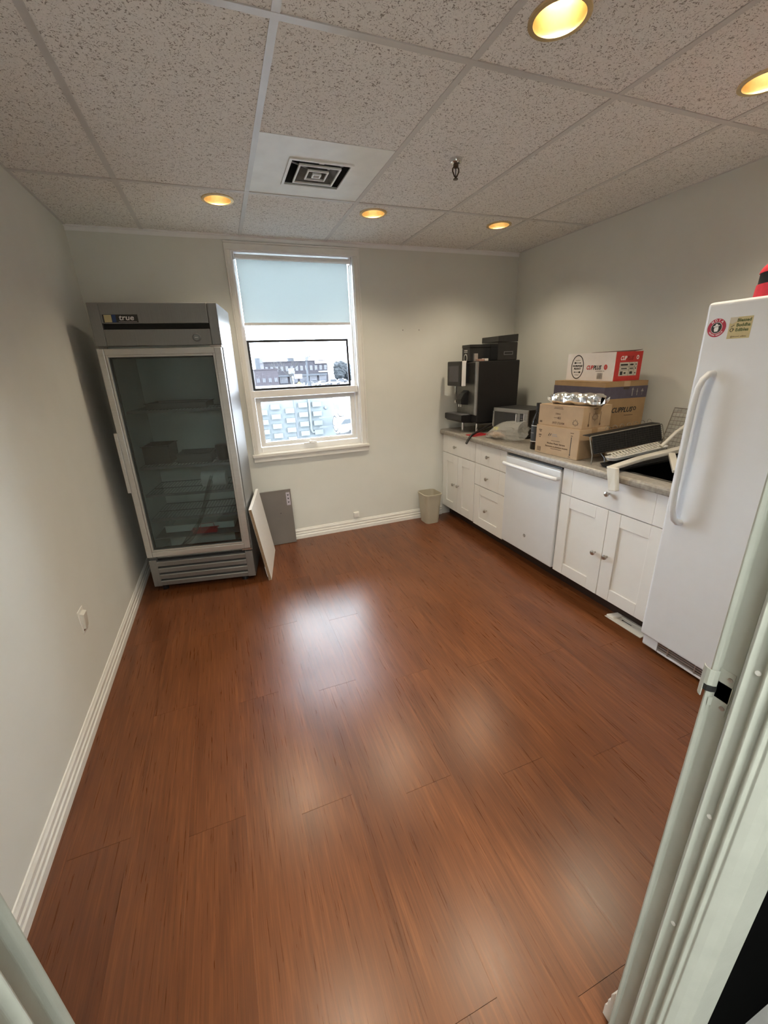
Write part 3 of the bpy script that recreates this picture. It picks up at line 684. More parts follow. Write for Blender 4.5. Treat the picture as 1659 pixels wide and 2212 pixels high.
text('ge', .012, (.268, -.0146, .241), (1,0,0), (0,0,1), M['inkw'], bg_, shear=.2)

# countertop with sink cut-out
SX0, SX1, SY0, SY1 = 2.745, 3.15, -2.215, -1.885     # sink opening (world)
CT0, CT1 = .820, .860
ct = tag(B().box(2.655, W-.001, SY1, -.002, CT0, CT1).box(2.655, W-.001, -2.250, SY0, CT0, CT1).box(2.655, SX0, SY0, SY1, CT0, CT1).box(SX1, W-.001, SY0, SY1, CT0, CT1)
         .prism([(2.655, CT1), (2.648, CT1-.001), (2.641, CT1-.005), (2.637, CT1-.012), (2.636, CT1-.020), (2.636, CT0+.006), (2.639, CT0+.001), (2.643, CT0), (2.655, CT0)], 'y', -2.250, -.002)
         .obj('countertop', M['counter'], smooth=False), 'grey brown laminate countertop running along the right wall', 'countertop')
sk = thing('sink', 'dark steel sink set into the countertop beside the freezer', 'sink', (0, 0, 0))
B().ring([(SX0-.012, SY0-.012, CT1+.0004), (SX1+.012, SY0-.012, CT1+.0004), (SX1+.012, SY1+.012, CT1+.0004), (SX0-.012, SY1+.012, CT1+.0004)], [(SX0+.006, SY0+.006, CT1+.0004), (SX1-.006, SY0+.006, CT1+.0004), (SX1-.006, SY1-.006, CT1+.0004), (SX0+.006, SY1-.006, CT1+.0004)], None, (0, 0, .003)).obj('rim', M['sinksteel'], sk)
B().box(SX0+.001, SX0+.004, SY0+.001, SY1-.001, .69, CT1).box(SX1-.004, SX1-.001, SY0+.001, SY1-.001, .69, CT1).box(SX0+.004, SX1-.004, SY0+.001, SY0+.004, .69, CT1).box(SX0+.004, SX1-.004, SY1-.004, SY1-.001, .69, CT1).box(SX0+.001, SX1-.001, SY0+.001, SY1-.001, .685, .69).obj('basin', M['sinksteel'], sk)
B().lathe([(.032, 0), (.032, .004), (.02, .003)], 20, o=((SX0+SX1)/2, (SY0+SY1)/2, .69)).obj('drain', M['chrome'], sk, smooth=True)

# floor register cover in front of the toe kick
rg = thing('metal_cover_strip', 'cream metal cover strip with keyhole slot lying on the floor by the freezer', 'cover strip', (2.673, -1.992, 0), RW)
B().hexa([(.0,0,.001),(.232,0,.001),(.232,.080,.001),(.02,.080,.001),(.0,0,.005),(.232,0,.005),(.232,.080,.010),(.02,.080,.010)]).box(.03, .232, .066, .080, .010, .016).obj('strip', M['cream'], rg, bevel=.001)
decal([circ(.005, 12, (.085, .043)), rect(.085, .142, .0405, .0455)], (0, 0, .0082), (1,0,0), (0,1,.06), M['dark'], rg, 'keyhole_slot')
B().hexa([(.006,.010,.004),(.05,.014,.005),(.055,.060,.008),(.02,.064,.008),(.0,.012,.012),(.04,.016,.013),(.06,.070,.020),(.024,.074,.021)]).obj('torn_tab', M['trim'], rg, bevel=.002)

# ================================================================== FREEZER
fz = thing('upright_freezer', 'tall white upright freezer with a long bar handle and two stickers', 'freezer', (2.60, -2.262, 0), RW)
B().box(.006, .704, .058, .74, .03, 1.615).obj('cabinet', M['appl'], fz, bevel=.006)
B().box(0, .710, .0, .052, .088, 1.637).obj('door', M['appl'], fz, bevel=.014, seg=4)
B().box(.008, .702, .050, .060, .092, 1.63).obj('gasket', M['greyp'], fz)
base = B().prism([(.018, .086), (.018, .030), (.024, .022), (.06, .022), (.06, .086)], 'x', .012, .090).box(.090, .700, .022, .06, .022, .034).box(.090, .700, .022, .06, .080, .086).obj('base_panel', M['appl'], fz, bevel=.002)
B().box(.088, .700, .034, .06, .034, .080).obj('grille_recess', M['greyp'], base)
for k in range(3): B().box(.088, .700, .021, .036, .042+k*.013, .0475+k*.013).obj('grille_slat', M['alu'], base)
for x in (.14, .27, .40, .53, .66): B().box(x, x+.004, .020, .036, .034, .080).obj('grille_rib', M['alu'], base)
for x in (.04, .66):
    for y in (.10, .68): B().cyl((x, y, 0), (x, y, .03), .018, n=12).obj('foot', M['blackp'], fz)
hp = [(.078, .004, 1.372), (.074, -.018, 1.372), (.066, -.036, 1.352), (.060, -.046, 1.318), (.058, -.050, 1.25), (.058, -.052, 1.06), (.058, -.050, .90), (.060, -.046, .80), (.068, -.034, .752), (.074, -.016, .736), (.078, .004, .734)]
B().tube(hp, [.014, .013, .0125, .012, .012, .012, .012, .0125, .013, .014, .015], 12).obj('handle', M['appl'], fz, smooth=True)
s1 = B().lathe([(.0335, 0), (.0335, .0006), (.0, .0006)], 40, o=(.052, 0, 1.543), cap=(True, False), M=Matrix.Rotation(math.pi/2, 3, 'X')).obj('round_sticker', M['maroon'], fz)
B().lathe([(.0205, .0006), (.0205, .0009), (.0, .0009)], 32, o=(.052, 0, 1.543), cap=(False, False), M=Matrix.Rotation(math.pi/2, 3, 'X')).obj('white_ring', M['inkw'], s1)
B().lathe([(.0192, .0009), (.0192, .0012), (.0, .0012)], 32, o=(.052, 0, 1.543), cap=(False, False), M=Matrix.Rotation(math.pi/2, 3, 'X')).obj('black_disc', M['ink'], s1)
decal([[(-.011,.003),(.010,.006),(.012,.009),(.004,.009),(.003,.014),(-.003,.015),(-.006,.008),(-.012,.006)], [(-.007,.002),(.007,.004),(.008,-.004),(.006,-.013),(-.005,-.014),(-.008,-.006)]], (.052, -.0012, 1.543), (1,0,0), (0,0,1), M['inkw'], s1, 'emblem')
def arc_text(word, r, a0, a1, flip, parent, O, size):
    for k, chx in enumerate(word):
        a = math.radians(a0 + (a1-a0)*k/(len(word)-1))
        ux, uz = math.cos(a), math.sin(a)
        U = (ux, 0, uz) if not flip else (-ux, 0, -uz); R = (uz, 0, -ux) if not flip else (-uz, 0, ux)
        if chx != ' ': text(chx, size, (O[0]+r*ux, O[1], O[2]+r*uz), R, U, M['inkw'], parent, bold=.0002)
arc_text('MOTA', .0270, 130, 50, False, s1, (.052, -.0008, 1.543), .0115)
arc_text('GREEN WORLD', .0270, 215, 325, True, s1, (.052, -.0008, 1.543), .0070)
s2 = B().box(.096, .172, -.0006, 0, 1.500, 1.575).obj('square_sticker', M['sticker_g'], fz)
B().prism([(.0965, 1.5745), (.124, 1.5745), (.120, 1.560), (.106, 1.552), (.0965, 1.556)], 'y', -.0010, -.0006).obj('torn_patch', M['label'], s2)
for k, wd_ in enumerate(('Blessed', 'Buddha', 'Edibles')): text(wd_, .0155, (.121, -.0008, 1.563 - k*.0165), (1,0,0), (0,0,1), M['green'], s2, align='LEFT', bold=.0005)
B().tube([(.108 + .007*math.cos(t)*(1 - t/14), -.0008, 1.530 + .008*math.sin(t)*(1 - t/14)) for t in [k*.45 for k in range(17)]], .0010, 5).tube([(.103, -.0008, 1.541), (.108, -.0008, 1.544), (.114, -.0008, 1.548)], .0010, 5).obj('swirl_mark', M['ink'], s2)
text('@blessed_edibles', .0075, (.135, -.0008, 1.507), (1,0,0), (0,0,1), M['inkb'], s2)

rb = thing('red_lunch_bag', 'red rounded bag with a black zip band on top of the freezer', 'bag', (2.745, -2.478, 1.637))
def blob(rx, ry, z0, z1, dome, n=28, m=6):
    b = B(); secs = []
    for i in range(m+1):
        t = i/m; k = math.sqrt(max(0, 1 - (dome*t)**2)); secs.append((circ(ry*k, n, rx=rx*k), z0 + (z1-z0)*t))
    return loft(b, secs)
blob(.120, .130, 0, .046, .2).obj('lower_shell', M['redf'], rb, smooth=True)
blob(.115, .124, .046, .086, .1).obj('zip_band', M['blackf'], rb, smooth=True)
blob(.117, .127, .084, .140, .95).obj('upper_shell', M['redf'], rb, smooth=True)
B().box(-.125, -.108, -.02, .02, .060, .068).obj('zip_pull', M['blackf'], rb, bevel=.002)

# ================================================================== COUNTER OBJECTS
# espresso machine
cm = thing('coffee_machine', 'black automatic coffee machine with touch screen and bean hoppers', 'coffee machine', (2.66, -.05, .86), RW)
B().box(.055, .375, .10, .51, .095, .592).obj('body', M['blackm'], cm, bevel=.006)
B().box(.058, .372, .092, .10, .155, .588).obj('steel_front', mat('dark_steel', (.20, .20, .19), .30, metal=.8, var=.1), cm, bevel=.004)
B().box(.345, .376, .085, .104, .155, .590).obj('front_column', M['steel'], cm, bevel=.006)
tr = B().prism([(.0, .155), (.0, .108), (.025, .090), (.14, .082), (.14, .155)], 'x', .0, .290).obj('drip_tray', M['blackp'], cm, bevel=.003)
B().box(.012, .278, .010, .10, .155, .158).obj('drip_grid', M['greyp'], tr)
B().prism([(.10, .095), (.14, .082), (.50, .082), (.51, .095)], 'x', .06, .37).obj('base_plate', M['blackp'], cm)
scr = B().box(.032, .270, .0, .028, .395, .598).obj('screen_housing', M['blackp'], cm, bevel=.008)
B().box(.068, .232, -.0012, .0, .432, .562).obj('display', M['screen'], scr)
B().box(.268, .282, .004, .040, .397, .600).obj('white_edge', M['white_vinyl'], scr, bevel=.004)
B().box(.10, .24, .028, .095, .42, .58).obj('screen_mount', M['blackp'], cm)
spt = B().prism([(.020, .245), (.020, .285), (.045, .330), (.095, .360), (.095, .235)], 'x', .165, .245).obj('spout', M['blackp'], cm, bevel=.004)
for x in (.188, .222): B().cyl((x, .036, .246), (x, .036, .222), .006, n=10).obj('nozzle', M['chrome'], spt)
B().cyl((.13, .030, .395), (.13, .030, .330), .0055, n=10).cyl((.135, .030, .275), (.135, .030, .255), .010, n=10).box(.120, .155, .024, .036, .248, .254).obj('steam_wand', M['chrome'], cm)
for x, y in ((.364, .111), (.18, .084), (.364, .48), (.08, .48)):
    B().lathe([(.0125, 0), (.0125, .006), (.0105, .008), (.0105, .086)], 16, o=(x, y, 0)).obj('leg', M['chrome'], cm, smooth=True)
hp_ = B().box(.130, .374, .284, .478, .592, .735).obj('bean_hopper', M['smoke'], cm, bevel=.006)
B().hexa([(.130,.284,.737),(.374,.284,.737),(.374,.478,.737),(.130,.478,.737),(.130,.284,.782),(.374,.284,.782),(.374,.478,.796),(.130,.478,.796)]).obj('hopper_lid', M['smoke'], hp_, bevel=.003)
rl = B(); rl.ring([(.3765, .34, .635), (.3765, .43, .635), (.3765, .43, .662), (.3765, .34, .662)], [(.3765, .345, .640), (.3765, .425, .640), (.3765, .425, .657), (.3765, .345, .657)], None, (.001, 0, 0)); rl.obj('grip_rim', M['greyp'], hp_)
cn = B().box(.135, .262, .085, .285, .592, .700).box(.133, .264, .083, .285, .700, .726).obj('powder_canister', M['smoke'], cm, bevel=.004)
decal([rect(-.026, .026, .006, .013), rect(-.026, .026, -.006, -.001)], (.195, .0845, .672), (1,0,0), (0,0,1), M['inkw'], cn, 'printed_lines')
an = B(); an.ring([(x, .0835, z) for x, z in circ(.038, 24, (.198, .618), rx=.028)], [(x, .0835, z) for x, z in circ(.028, 24, (.198, .618), rx=.019)], None, (0, -.003, 0)); an.obj('filler_ring', M['alu'], cn)
B().prism([(.24, .592), (.285, .592), (.285, .655), (.262, .655)], 'y', .115, .150).obj('steel_cup_guide', M['alu'], cm, bevel=.003)
tag(B().box(0, .034, 0, .05, 0, .020).obj('paper_packet', M['cardw'], loc=(2.838, -.395, 1.4525), rot=(0, 0, 0), bevel=.002), 'small white packet lying on top of the coffee machine', 'packet')
tag(B().box(0, .048, 0, .05, 0, .018).obj('paper_packet', mat('pink_card', (.45, .27, .22), .6), loc=(2.785, -.395, 1.4525), bevel=.002), 'small pink packet lying on top of the coffee machine', 'packet')

# microwave
mw = thing('microwave', 'small stainless and black microwave beside the coffee machine', 'microwave', (2.875, -.500, .86), math.radians(-81))
mw.scale = (.88, 1, 1)
B().box(0, .420, .012, .30, .008, .222).obj('case', M['blackm'], mw, bevel=.004)
B().box(0, .420, 0, .012, .192, .222).box(.372, .420, 0, .012, .012, .192).box(0, .014, 0, .012, .012, .192).box(.014, .372, 0, .012, .012, .026).obj('face_frame', M['steel'], mw, bevel=.003)
B().box(.014, .300, .002, .012, .026, .192).obj('door_window', M['smoke'], mw)
B().box(.002, .010, -.006, .0, .012, .196).obj('door_edge', M['chrome'], mw)
B().box(.300, .330, .0, .012, .026, .192).obj('door_stile', M['steel'], mw)
B().box(.292, .302, -.014, .0, .030, .190).obj('handle', M['chrome'], mw, bevel=.002)
cpn = B().box(.330, .372, .001, .012, .026, .192).obj('control_panel', M['blackp'], mw)
B().box(.335, .367, .0002, .001, .158, .180).obj('display', M['screen'], cpn)
decal([rect(-.013, .013, .0, .004)] + [rect(-.013 + .010*i, -.007 + .010*i, -.018 - .014*j, -.012 - .014*j) for i in range(3) for j in range(6)], (.351, .0008, .145), (1,0,0), (0,0,1), M['inkg'], cpn, 'buttons')
B().box(.374, .380, -.004, .0, .012, .196).obj('chrome_strip', M['chrome'], mw)
for x in (.03, .39):
    for y in (.04, .26): B().cyl((x, y, 0), (x, y, .009), .010, n=10).obj('foot', M['blackp'], mw)

tag(B().box(0, .17, 0, .11, 0, .004).obj('red_tray_mat', M['red'], loc=(2.66, -.545, .8603), rot=(0, 0, .1), bevel=.001), 'flat red plastic mat under the coffee machine', 'mat')
tag(B().tube([(2.585, -.552, .812), (2.615, -.540, .846), (2.640, -.530, .8705), (2.70, -.508, .884), (2.76, -.485, .897), (2.83, -.462, .915), (2.90, -.450, .935)], .0095, 10).obj('black_hose', M['hose'], smooth=True), 'black drain hose sticking out over the counter edge', 'hose')

# plastic bag
m, n, p = nm('clear_plastic_film')
p.inputs['Base Color'].default_value = (.75, .75, .72, 1); p.inputs['Roughness'].default_value = .10; p.inputs['Alpha'].default_value = .40
t_ = n.nodes.new('ShaderNodeTexNoise'); t_.inputs['Scale'].default_value = 28; t_.inputs['Detail'].default_value = 5; t_.inputs['Distortion'].default_value = 1.5
b_ = n.nodes.new('ShaderNodeBump'); b_.inputs['Strength'].default_value = 1.0; b_.inputs['Distance'].default_value = .01
lnk(n, t_.outputs['Fac'], b_.inputs['Height']); lnk(n, b_.outputs['Normal'], p.inputs['Normal']); M['bag'] = m
pg = thing('plastic_bag', 'crumpled clear plastic bag with a yellow label in front of the microwave', 'bag', (2.695, -.620, .861), math.radians(-76))
def bagf(u, v):
    a = v*math.pi*2; L = .36*u
    r = .012 + .066*math.sin(min(1, u*1.25)*math.pi*.62)
    w = r*1.15 if u < .8 else r*(1.15 - 1.4*(u-.8)); hgt = r*1.0
    z = max(.001, hgt*(1 + math.sin(a))*.95 + (.06*(u-.7) if u > .7 else 0))
    q = Vector((L*22, a*2.2, 3.1)); nzv = noise.noise(q)*.012
    return (L + nzv, w*math.cos(a) + .045 + nzv, max(.001, z + nzv*.8*(1 if z > .01 else 0)))
B().grid(bagf, 26, 22).obj('film', M['bag'], pg)
def inner(u, v):
    a = v*math.pi*2; r = .036*math.sin(max(.03, min(.97, u))*math.pi)
    return (.02 + .17*u, .05 + r*math.cos(a), max(.002, .028 + r*.75*math.sin(a)))
B().grid(inner, 12, 14).obj('contents', mat('peach_paper', (.62, .45, .32), .8), pg, smooth=True)
B().hexa([(.115,-.010,.075),(.165,-.012,.082),(.165,.000,.105),(.115,.000,.098),(.115,-.011,.076),(.165,-.013,.083),(.165,-.001,.106),(.115,-.001,.099)]).obj('label', M['yellow'], pg)
B().grid(lambda u, v: (.27 + .12*u + .01*math.sin(8*v), .0 + .09*v, .05 + .10*u*(1-.6*v) + .012*math.sin(9*u+6*v)), 8, 8).obj('open_end', M['bag'], pg)

# bottle
bt = thing('wine_bottle', 'dark wine bottle with black label beside the cardboard boxes', 'bottle', (2.748, -1.188, .86))
B().lathe([(.034, 0), (.036, .004), (.036, .185), (.034, .200), (.024, .225), (.0155, .245), (.0140, .262), (.0140, .300), (.0150, .302), (.0150, .312), (.012, .313)], 24).obj('glass', M['bottle'], bt, smooth=True)
B().lathe([(.0363, .055), (.0363, .165)], 24, cap=(False, False)).obj('label', mat('slate_label', (.045, .05, .055), .6), bt)
for z in (.055, .162): B().lathe([(.0366, z), (.0366, z+.004)], 24, cap=(False, False)).obj('label_band', M['inkw'], bt)
B().lathe([(.0152, .255), (.0152, .3135), (.0, .3135)], 20, cap=(False, False)).obj('capsule', M['blackp'], bt)
decal([rect(-.014, .014, -.002, .002)], (-.0369, 0, .115), (0,-1,0), (0,0,1), M['inkg'], bt, 'lettering')

# cartons
def carton(name, label, loc, rz, w, d, h, m, tape=True, tm=None):
    t = thing(name, label, 'box', loc, rz)
    B().box(0, w, 0, d, 0, h-.002).obj('body', m, t, bevel=.003)
    g = .001
    B().box(0, w, 0, d/2-g, h-.002, h).obj('flap', m, t); B().box(0, w, d/2+g, d, h-.002, h).obj('flap', m, t)
    if tape: B().box(w*.0, w, d/2-.024, d/2+.024, h, h+.0006).box(-.0006, 0, d/2-.024, d/2+.024, h-.05, h).box(w, w+.0006, d/2-.024, d/2+.024, h-.05, h).obj('tape', tm or M['card'], t)
    return t
a1 = math.atan2(-.346, .024)
k1 = carton('cardboard_box', 'kraft carton of stirrers at the bottom of the short stack on the counter', (2.688, -1.254, .86), a1, .347, .25, .184, M['card'], tm=M['card2'])
F0 = -.0006
X, Z = (1,0,0), (0,0,1)
text('Medium Plastic Stirrers', .0155, (.175, F0, .075), X, Z, M['inkb'], k1, bold=.0003)
text('Batonnets en plastique moyens', .0145, (.180, F0, .056), X, Z, M['inkb'], k1, bold=.0002)
decal([rect(.135, .225, .040, .043)], (0, 0, 0), X, Z, M['inkb'], k1, 'printed_line')
decal([rect(.135, .205, .092, .095)], (0, 0, 0), X, Z, M['inkb'], k1, 'printed_line')
decal([[(.110,.118),(.120,.140),(.116,.140),(.106,.124)], [(.118,.118),(.124,.133),(.134,.140),(.126,.126)]], (0,0,0), X, Z, M['ink'], k1, 'logo_mark')
decal([rect(.138, .180, .122, .126), rect(.138, .176, .132, .136)], (0,0,0), X, Z, M['inkg'], k1, 'logo_lines')
decal([rect(.288, .293, .025, .130), rect(.286, .295, .020, .028), rect(.2875, .2935, .128, .134)], (0,0,0), X, Z, M['ink'], k1, 'stirrer_picture')
decal([rect(.284, .300, .140, .144), rect(.281, .297, .010, .014), rect(.280, .305, .157, .161)], (0,0,0), X, Z, M['inkb'], k1, 'printed_marks')
decal([rect(.020 + .0048*i, .0225 + .0048*i, .012, .042) for i in range(7)], (0,0,0), X, Z, M['inkb'], k1, 'barcode')
decal([rect(.024, .050, .150, .156), rect(.030, .046, .140, .146), rect(.026, .048, .116, .124), rect(.031, .043, .104, .110)], (0,0,0), X, Z, M['inkb'], k1, 'handling_marks')

a2 = math.atan2(-.342, .031)
k2 = carton('cardboard_box', 'kraft carton of forks printed upside down, on top of the short stack', (2.703, -1.247, 1.0445), a2, .343, .25, .130, M['card'], tm=M['card2'])
NX, NZ = (-1,0,0), (0,0,-1)
text('MAPLE LEAF', .020, (.165, F0, .021), NX, NZ, M['inkb'], k2, bold=.0003, sx=.9)
text('FORKS', .014, (.158, F0, .078), NX, NZ, M['inkb'], k2, bold=.0002, sx=.9)
decal([rect(.122, .196, .108, .111), rect(.126, .190, .115, .118), rect(.014, .034, .014, .026)], (0,0,0), X, Z, M['inkb'], k2, 'printed_lines')
decal([rect(.128, .158, .0505, .0535), [(.158,.047),(.166,.045),(.166,.059),(.158,.057)], rect(.166, .182, .045, .048), rect(.166, .182, .0505, .0535), rect(.166, .182, .056, .059)], (0,0,0), X, Z, M['inkb'], k2, 'fork_picture')
leaf = [(0,-.024),(.003,-.012),(.014,-.015),(.012,-.008),(.022,.002),(.017,.004),(.019,.013),(.011,.010),(.007,.018),(.004,.010),(.001,.024),(-.003,.010),(-.007,.017),(-.011,.010),(-.019,.012),(-.017,.003),(-.022,.001),(-.012,-.008),(-.014,-.015),(-.004,-.012)]
lf = [(x, -y) for x, y in leaf]
def leaf_outline(O, R, U, par, m, s=1.0):
    b = B(); b.ring([(x*s, y*s, 0) for x, y in lf], [(x*s*.82, y*s*.82, 0) for x, y in lf], None, (0, 0, .0004))
    o = b.obj('maple_leaf_mark', m, par); o.matrix_basis = frameM(O, R, U); return o
leaf_outline((.294, F0+.0004, .034), X, Z, k2, M['ink'])
YR = (0, 1, 0)
leaf_outline((.3434, .105, .068), YR, Z, k2, M['inkb'], 1.25)
decal([rect(.052, .056, .02, .095), rect(.048, .060, .012, .026), rect(.152, .156, .02, .095), rect(.148, .160, .012, .026), rect(.085, .125, .112, .117)], (.3434, 0, 0), YR, Z, M['inkb'], k2, 'cutlery_picture')

a3 = math.atan2(-.493, -.05)
k3 = carton('cardboard_box', 'large brown carton with a violet band standing behind the short stack', (3.052, -.985, .86), a3, .495, .33, .440, M['card2'], tm=M['card'])
B().box(-.0006, .4956, -.0006, .3306, .335, .408).obj('violet_band', M['purple'], k3)
rx = .4957
text('CUPPLUS', .044, (rx+.0005, .150, .262), YR, Z, M['ink'], k3, shear=.3, bold=.0010, sx=.9)
B().ring([(rx, y_, z_) for y_, z_ in circ(.012, 20, (.252, .268))], [(rx, y_, z_) for y_, z_ in circ(.007, 20, (.252, .268))], None, (.0006, 0, 0)).obj('logo_ring', M['ink'], k3)
decal([rect(.175, .245, .226, .230)], (rx, 0, 0), YR, Z, M['inkb'], k3, 'printed_line')
rb_ = B().ring([(rx, .06, .05), (rx, .30, .05), (rx, .30, .155), (rx, .06, .155)], [(rx, .063, .053), (rx, .297, .053), (rx, .297, .152), (rx, .063, .152)], None, (.0005, 0, 0)).obj('printed_frame', M['inkb'], k3)
decal([rect(.075, .17, .130, .138)], (rx, 0, 0), YR, Z, M['inkb'], k3, 'printed_line')
decal([[(.205,.385),(.214,.400),(.223,.385),(.2175,.385),(.2175,.348),(.2105,.348),(.2105,.385)], rect(.248,.253,.350,.392), [(.243,.372),(.258,.372),(.2505,.385)], [(.280,.372),(.2905,.392),(.301,.372)], rect(.2895,.2915,.350,.372)], (rx+.0003, 0, 0), YR, Z, M['inkg'], k3, 'handling_icons')

a4 = math.atan2(-.425, -.03)
k4 = thing('cutlery_carton', 'open white and red carton on top of the large brown box', 'box', (3.118, -1.022, 1.3012), a4)
w4, d4, h4 = .426, .215, .176
B().box(0, w4, 0, .004, 0, h4).obj('white_panel', M['cardw'], k4); B().box(w4-.004, w4, .004, d4, 0, h4).obj('red_panel', M['cardr'], k4)
B().box(0, .004, .004, d4, 0, h4).obj('red_panel', M['cardr'], k4); B().box(.004, w4-.004, d4-.004, d4, 0, h4).obj('back_panel', M['cardw'], k4); B().box(.004, w4-.004, .004, d4-.004, 0, .004).obj('bottom', M['card'], k4)
B().hexa([(.10,.004,h4-.004),(w4-.004,.004,h4-.004),(w4-.004,.10,h4-.002),(.16,.10,h4-.002),(.10,.004,h4-.002),(w4-.004,.004,h4-.002),(w4-.004,.10,h4),(.16,.10,h4)]).obj('flap', mat('dark_red_card', (.08, .02, .02), .6), k4)
B().hexa([(.004,.110,h4-.010),(w4-.01,.110,h4-.006),(w4-.004,d4-.004,h4+.008),(.004,d4-.004,h4+.002),(.004,.110,h4-.008),(w4-.01,.110,h4-.004),(w4-.004,d4-.004,h4+.010),(.004,d4-.004,h4+.004)]).obj('flap', mat('maroon_card', (.10, .025, .02), .6), k4)
ov = B(); ov.ring([(x, F0, z) for x, z in circ(.079, 40, (.103, .088), rx=.060)], [(x, F0, z) for x, z in circ(.073, 40, (.103, .088), rx=.054)], None, (0, -.0004, 0)); ov.obj('oval_print', M['ink'], k4)
text('POLYPROPYLENE', .0165, (.103, F0, .094), X, Z, M['ink'], k4, shear=.25, bold=.0006, sx=.72)
text('PRODUCT', .0165, (.103, F0, .076), X, Z, M['ink'], k4, shear=.25, bold=.0006, sx=.85)
decal([rect(.080, .128, .1135, .1165), circ(.006, 12, (.080, .115), rx=.010), circ(.0035, 10, (.127, .115), rx=.006), rect(.078, .126, .0525, .0555), circ(.006, 12, (.128, .054), rx=.010), circ(.0035, 10, (.079, .054), rx=.006)], (0, F0, 0), X, Z, M['ink'], k4, 'spoon_pictures')
text('Soup Spoon', .009, (.103, F0, .132), X, Z, M['inkg'], k4); text('Tea Spoon', .009, (.103, F0, .036), X, Z, M['inkg'], k4)
cw_ = text('CUP', .036, (.188, F0, .083), X, Z, M['inkr'], k4, align='LEFT', shear=.3, bold=.0012, sx=.86)
cx_ = .188 + .86*max(v_.co.x for v_ in cw_.data.vertices) - .003
text('PLUS', .036, (cx_, F0, .083), X, Z, M['ink'], k4, align='LEFT', shear=.3, bold=.0012, sx=.86)
lg = B(); lg.ring([(x, F0, z) for x, z in circ(.0165, 24, (.357, .086), rx=.0145)], [(x, F0, z) for x, z in circ(.0075, 24, (.357, .086), rx=.0065)], None, (0, -.0004, 0)); lg.box(.3555, .3585, F0-.0006, F0-.0002, .079, .093).box(.350, .364, F0-.0006, F0-.0002, .0845, .0875); lg.obj('plus_logo', M['inkr'], k4)
decal([rect(.275, .335, .060, .0635), rect(.340, .350, .060, .0635)], (0, F0, 0), X, Z, M['inkg'], k4, 'printed_line')
decal([rect(.292 + .0052*i, .292 + .0052*i + (.0032 if i % 3 else .0018), .012, .050) for i in range(9)], (0, F0, 0), X, Z, M['inkg'], k4, 'barcode')
xr = w4 + .0004
cw_ = text('CUP', .034, (xr, .040, .136), YR, Z, M['inkw'], k4, align='LEFT', shear=.3, bold=.0012, sx=.72)
text('PLUS', .034, (xr, .040 + .72*max(v_.co.x for v_ in cw_.data.vertices) - .002, .136), YR, Z, mat('deep_red_ink', (.25, .015, .015), .5), k4, align='LEFT', shear=.3, bold=.0012, sx=.72)
B().ring([(xr, y_, z_) for y_, z_ in circ(.013, 20, (.176, .140), rx=.010)], [(xr, y_, z_) for y_, z_ in circ(.007, 20, (.176, .140), rx=.005)], None, (.0005, 0, 0)).obj('logo_ring', M['inkw'], k4)
lb = B().box(xr-.0002, xr+.0005, .040, .182, .030, .112).obj('shipping_label', M['label'], k4)
decal([rect(.040, .182, .084, .0855), rect(.040, .160, .064, .0655), rect(.115, .1165, .030, .112), rect(.158, .1595, .030, .112), rect(.048, .105, .092, .102), rect(.122, .150, .092, .102), rect(.055, .10, .071, .077), rect(.122, .152, .071, .077), rect(.125, .148, .040, .056), rect(.050, .07, .036, .058), rect(.080, .095, .042, .052), rect(.166, .174, .094, .102), rect(.166, .174, .070, .078), rect(.166, .174, .042, .050)], (xr+.0006, 0, 0), YR, Z, M['ink'], lb, 'label_print')

# foil parcel
fp_ = thing('foil_parcel', 'crumpled aluminium foil parcel lying on the forks carton', 'foil parcel', (2.735, -1.285, 1.1748), math.radians(-83))
def foilf(u, v):
    a = v*2*math.pi; L = .345*u
    env = min(1, u/.06, (1-u)/.05) if 0 < u < 1 else .15; env = max(.25, env)
    ry, rz_ = .052*env, .034*(.65 + .35*env)
    q = Vector((L*26, math.cos(a)*1.8, math.sin(a)*1.8)); d_ = noise.noise(q*.55)*.014 + noise.noise(q*1.3)*.005
    z = rz_*1.05*(1 + math.copysign(abs(math.sin(a))**.6, math.sin(a))) + d_
    return (L + d_*.6, .055 + (ry + d_)*math.copysign(abs(math.cos(a))**.7, math.cos(a)), max(.0005, z))
B().grid(foilf, 40, 28).obj('wrap', M['foil'], fp_)
for x0, dx in ((.002, -.030), (.338, .045)):
    B().grid(lambda u, v, x0=x0, dx=dx: (x0 + dx*u + .008*math.sin(9*v+3*u), .025 + .055*v, .006 + .045*u*(.4+.6*math.sin(3*v)) + .012*math.sin(14*v)*(u)), 5, 8).obj('twisted_end', M['foil'], fp_)

# dish rack, trays and plastic frame around the sink
dk_ = thing('dish_rack', 'black wire dish rack folded flat and propped beside the boxes', 'dish rack', (2.72, -1.722, .8645), math.radians(0))
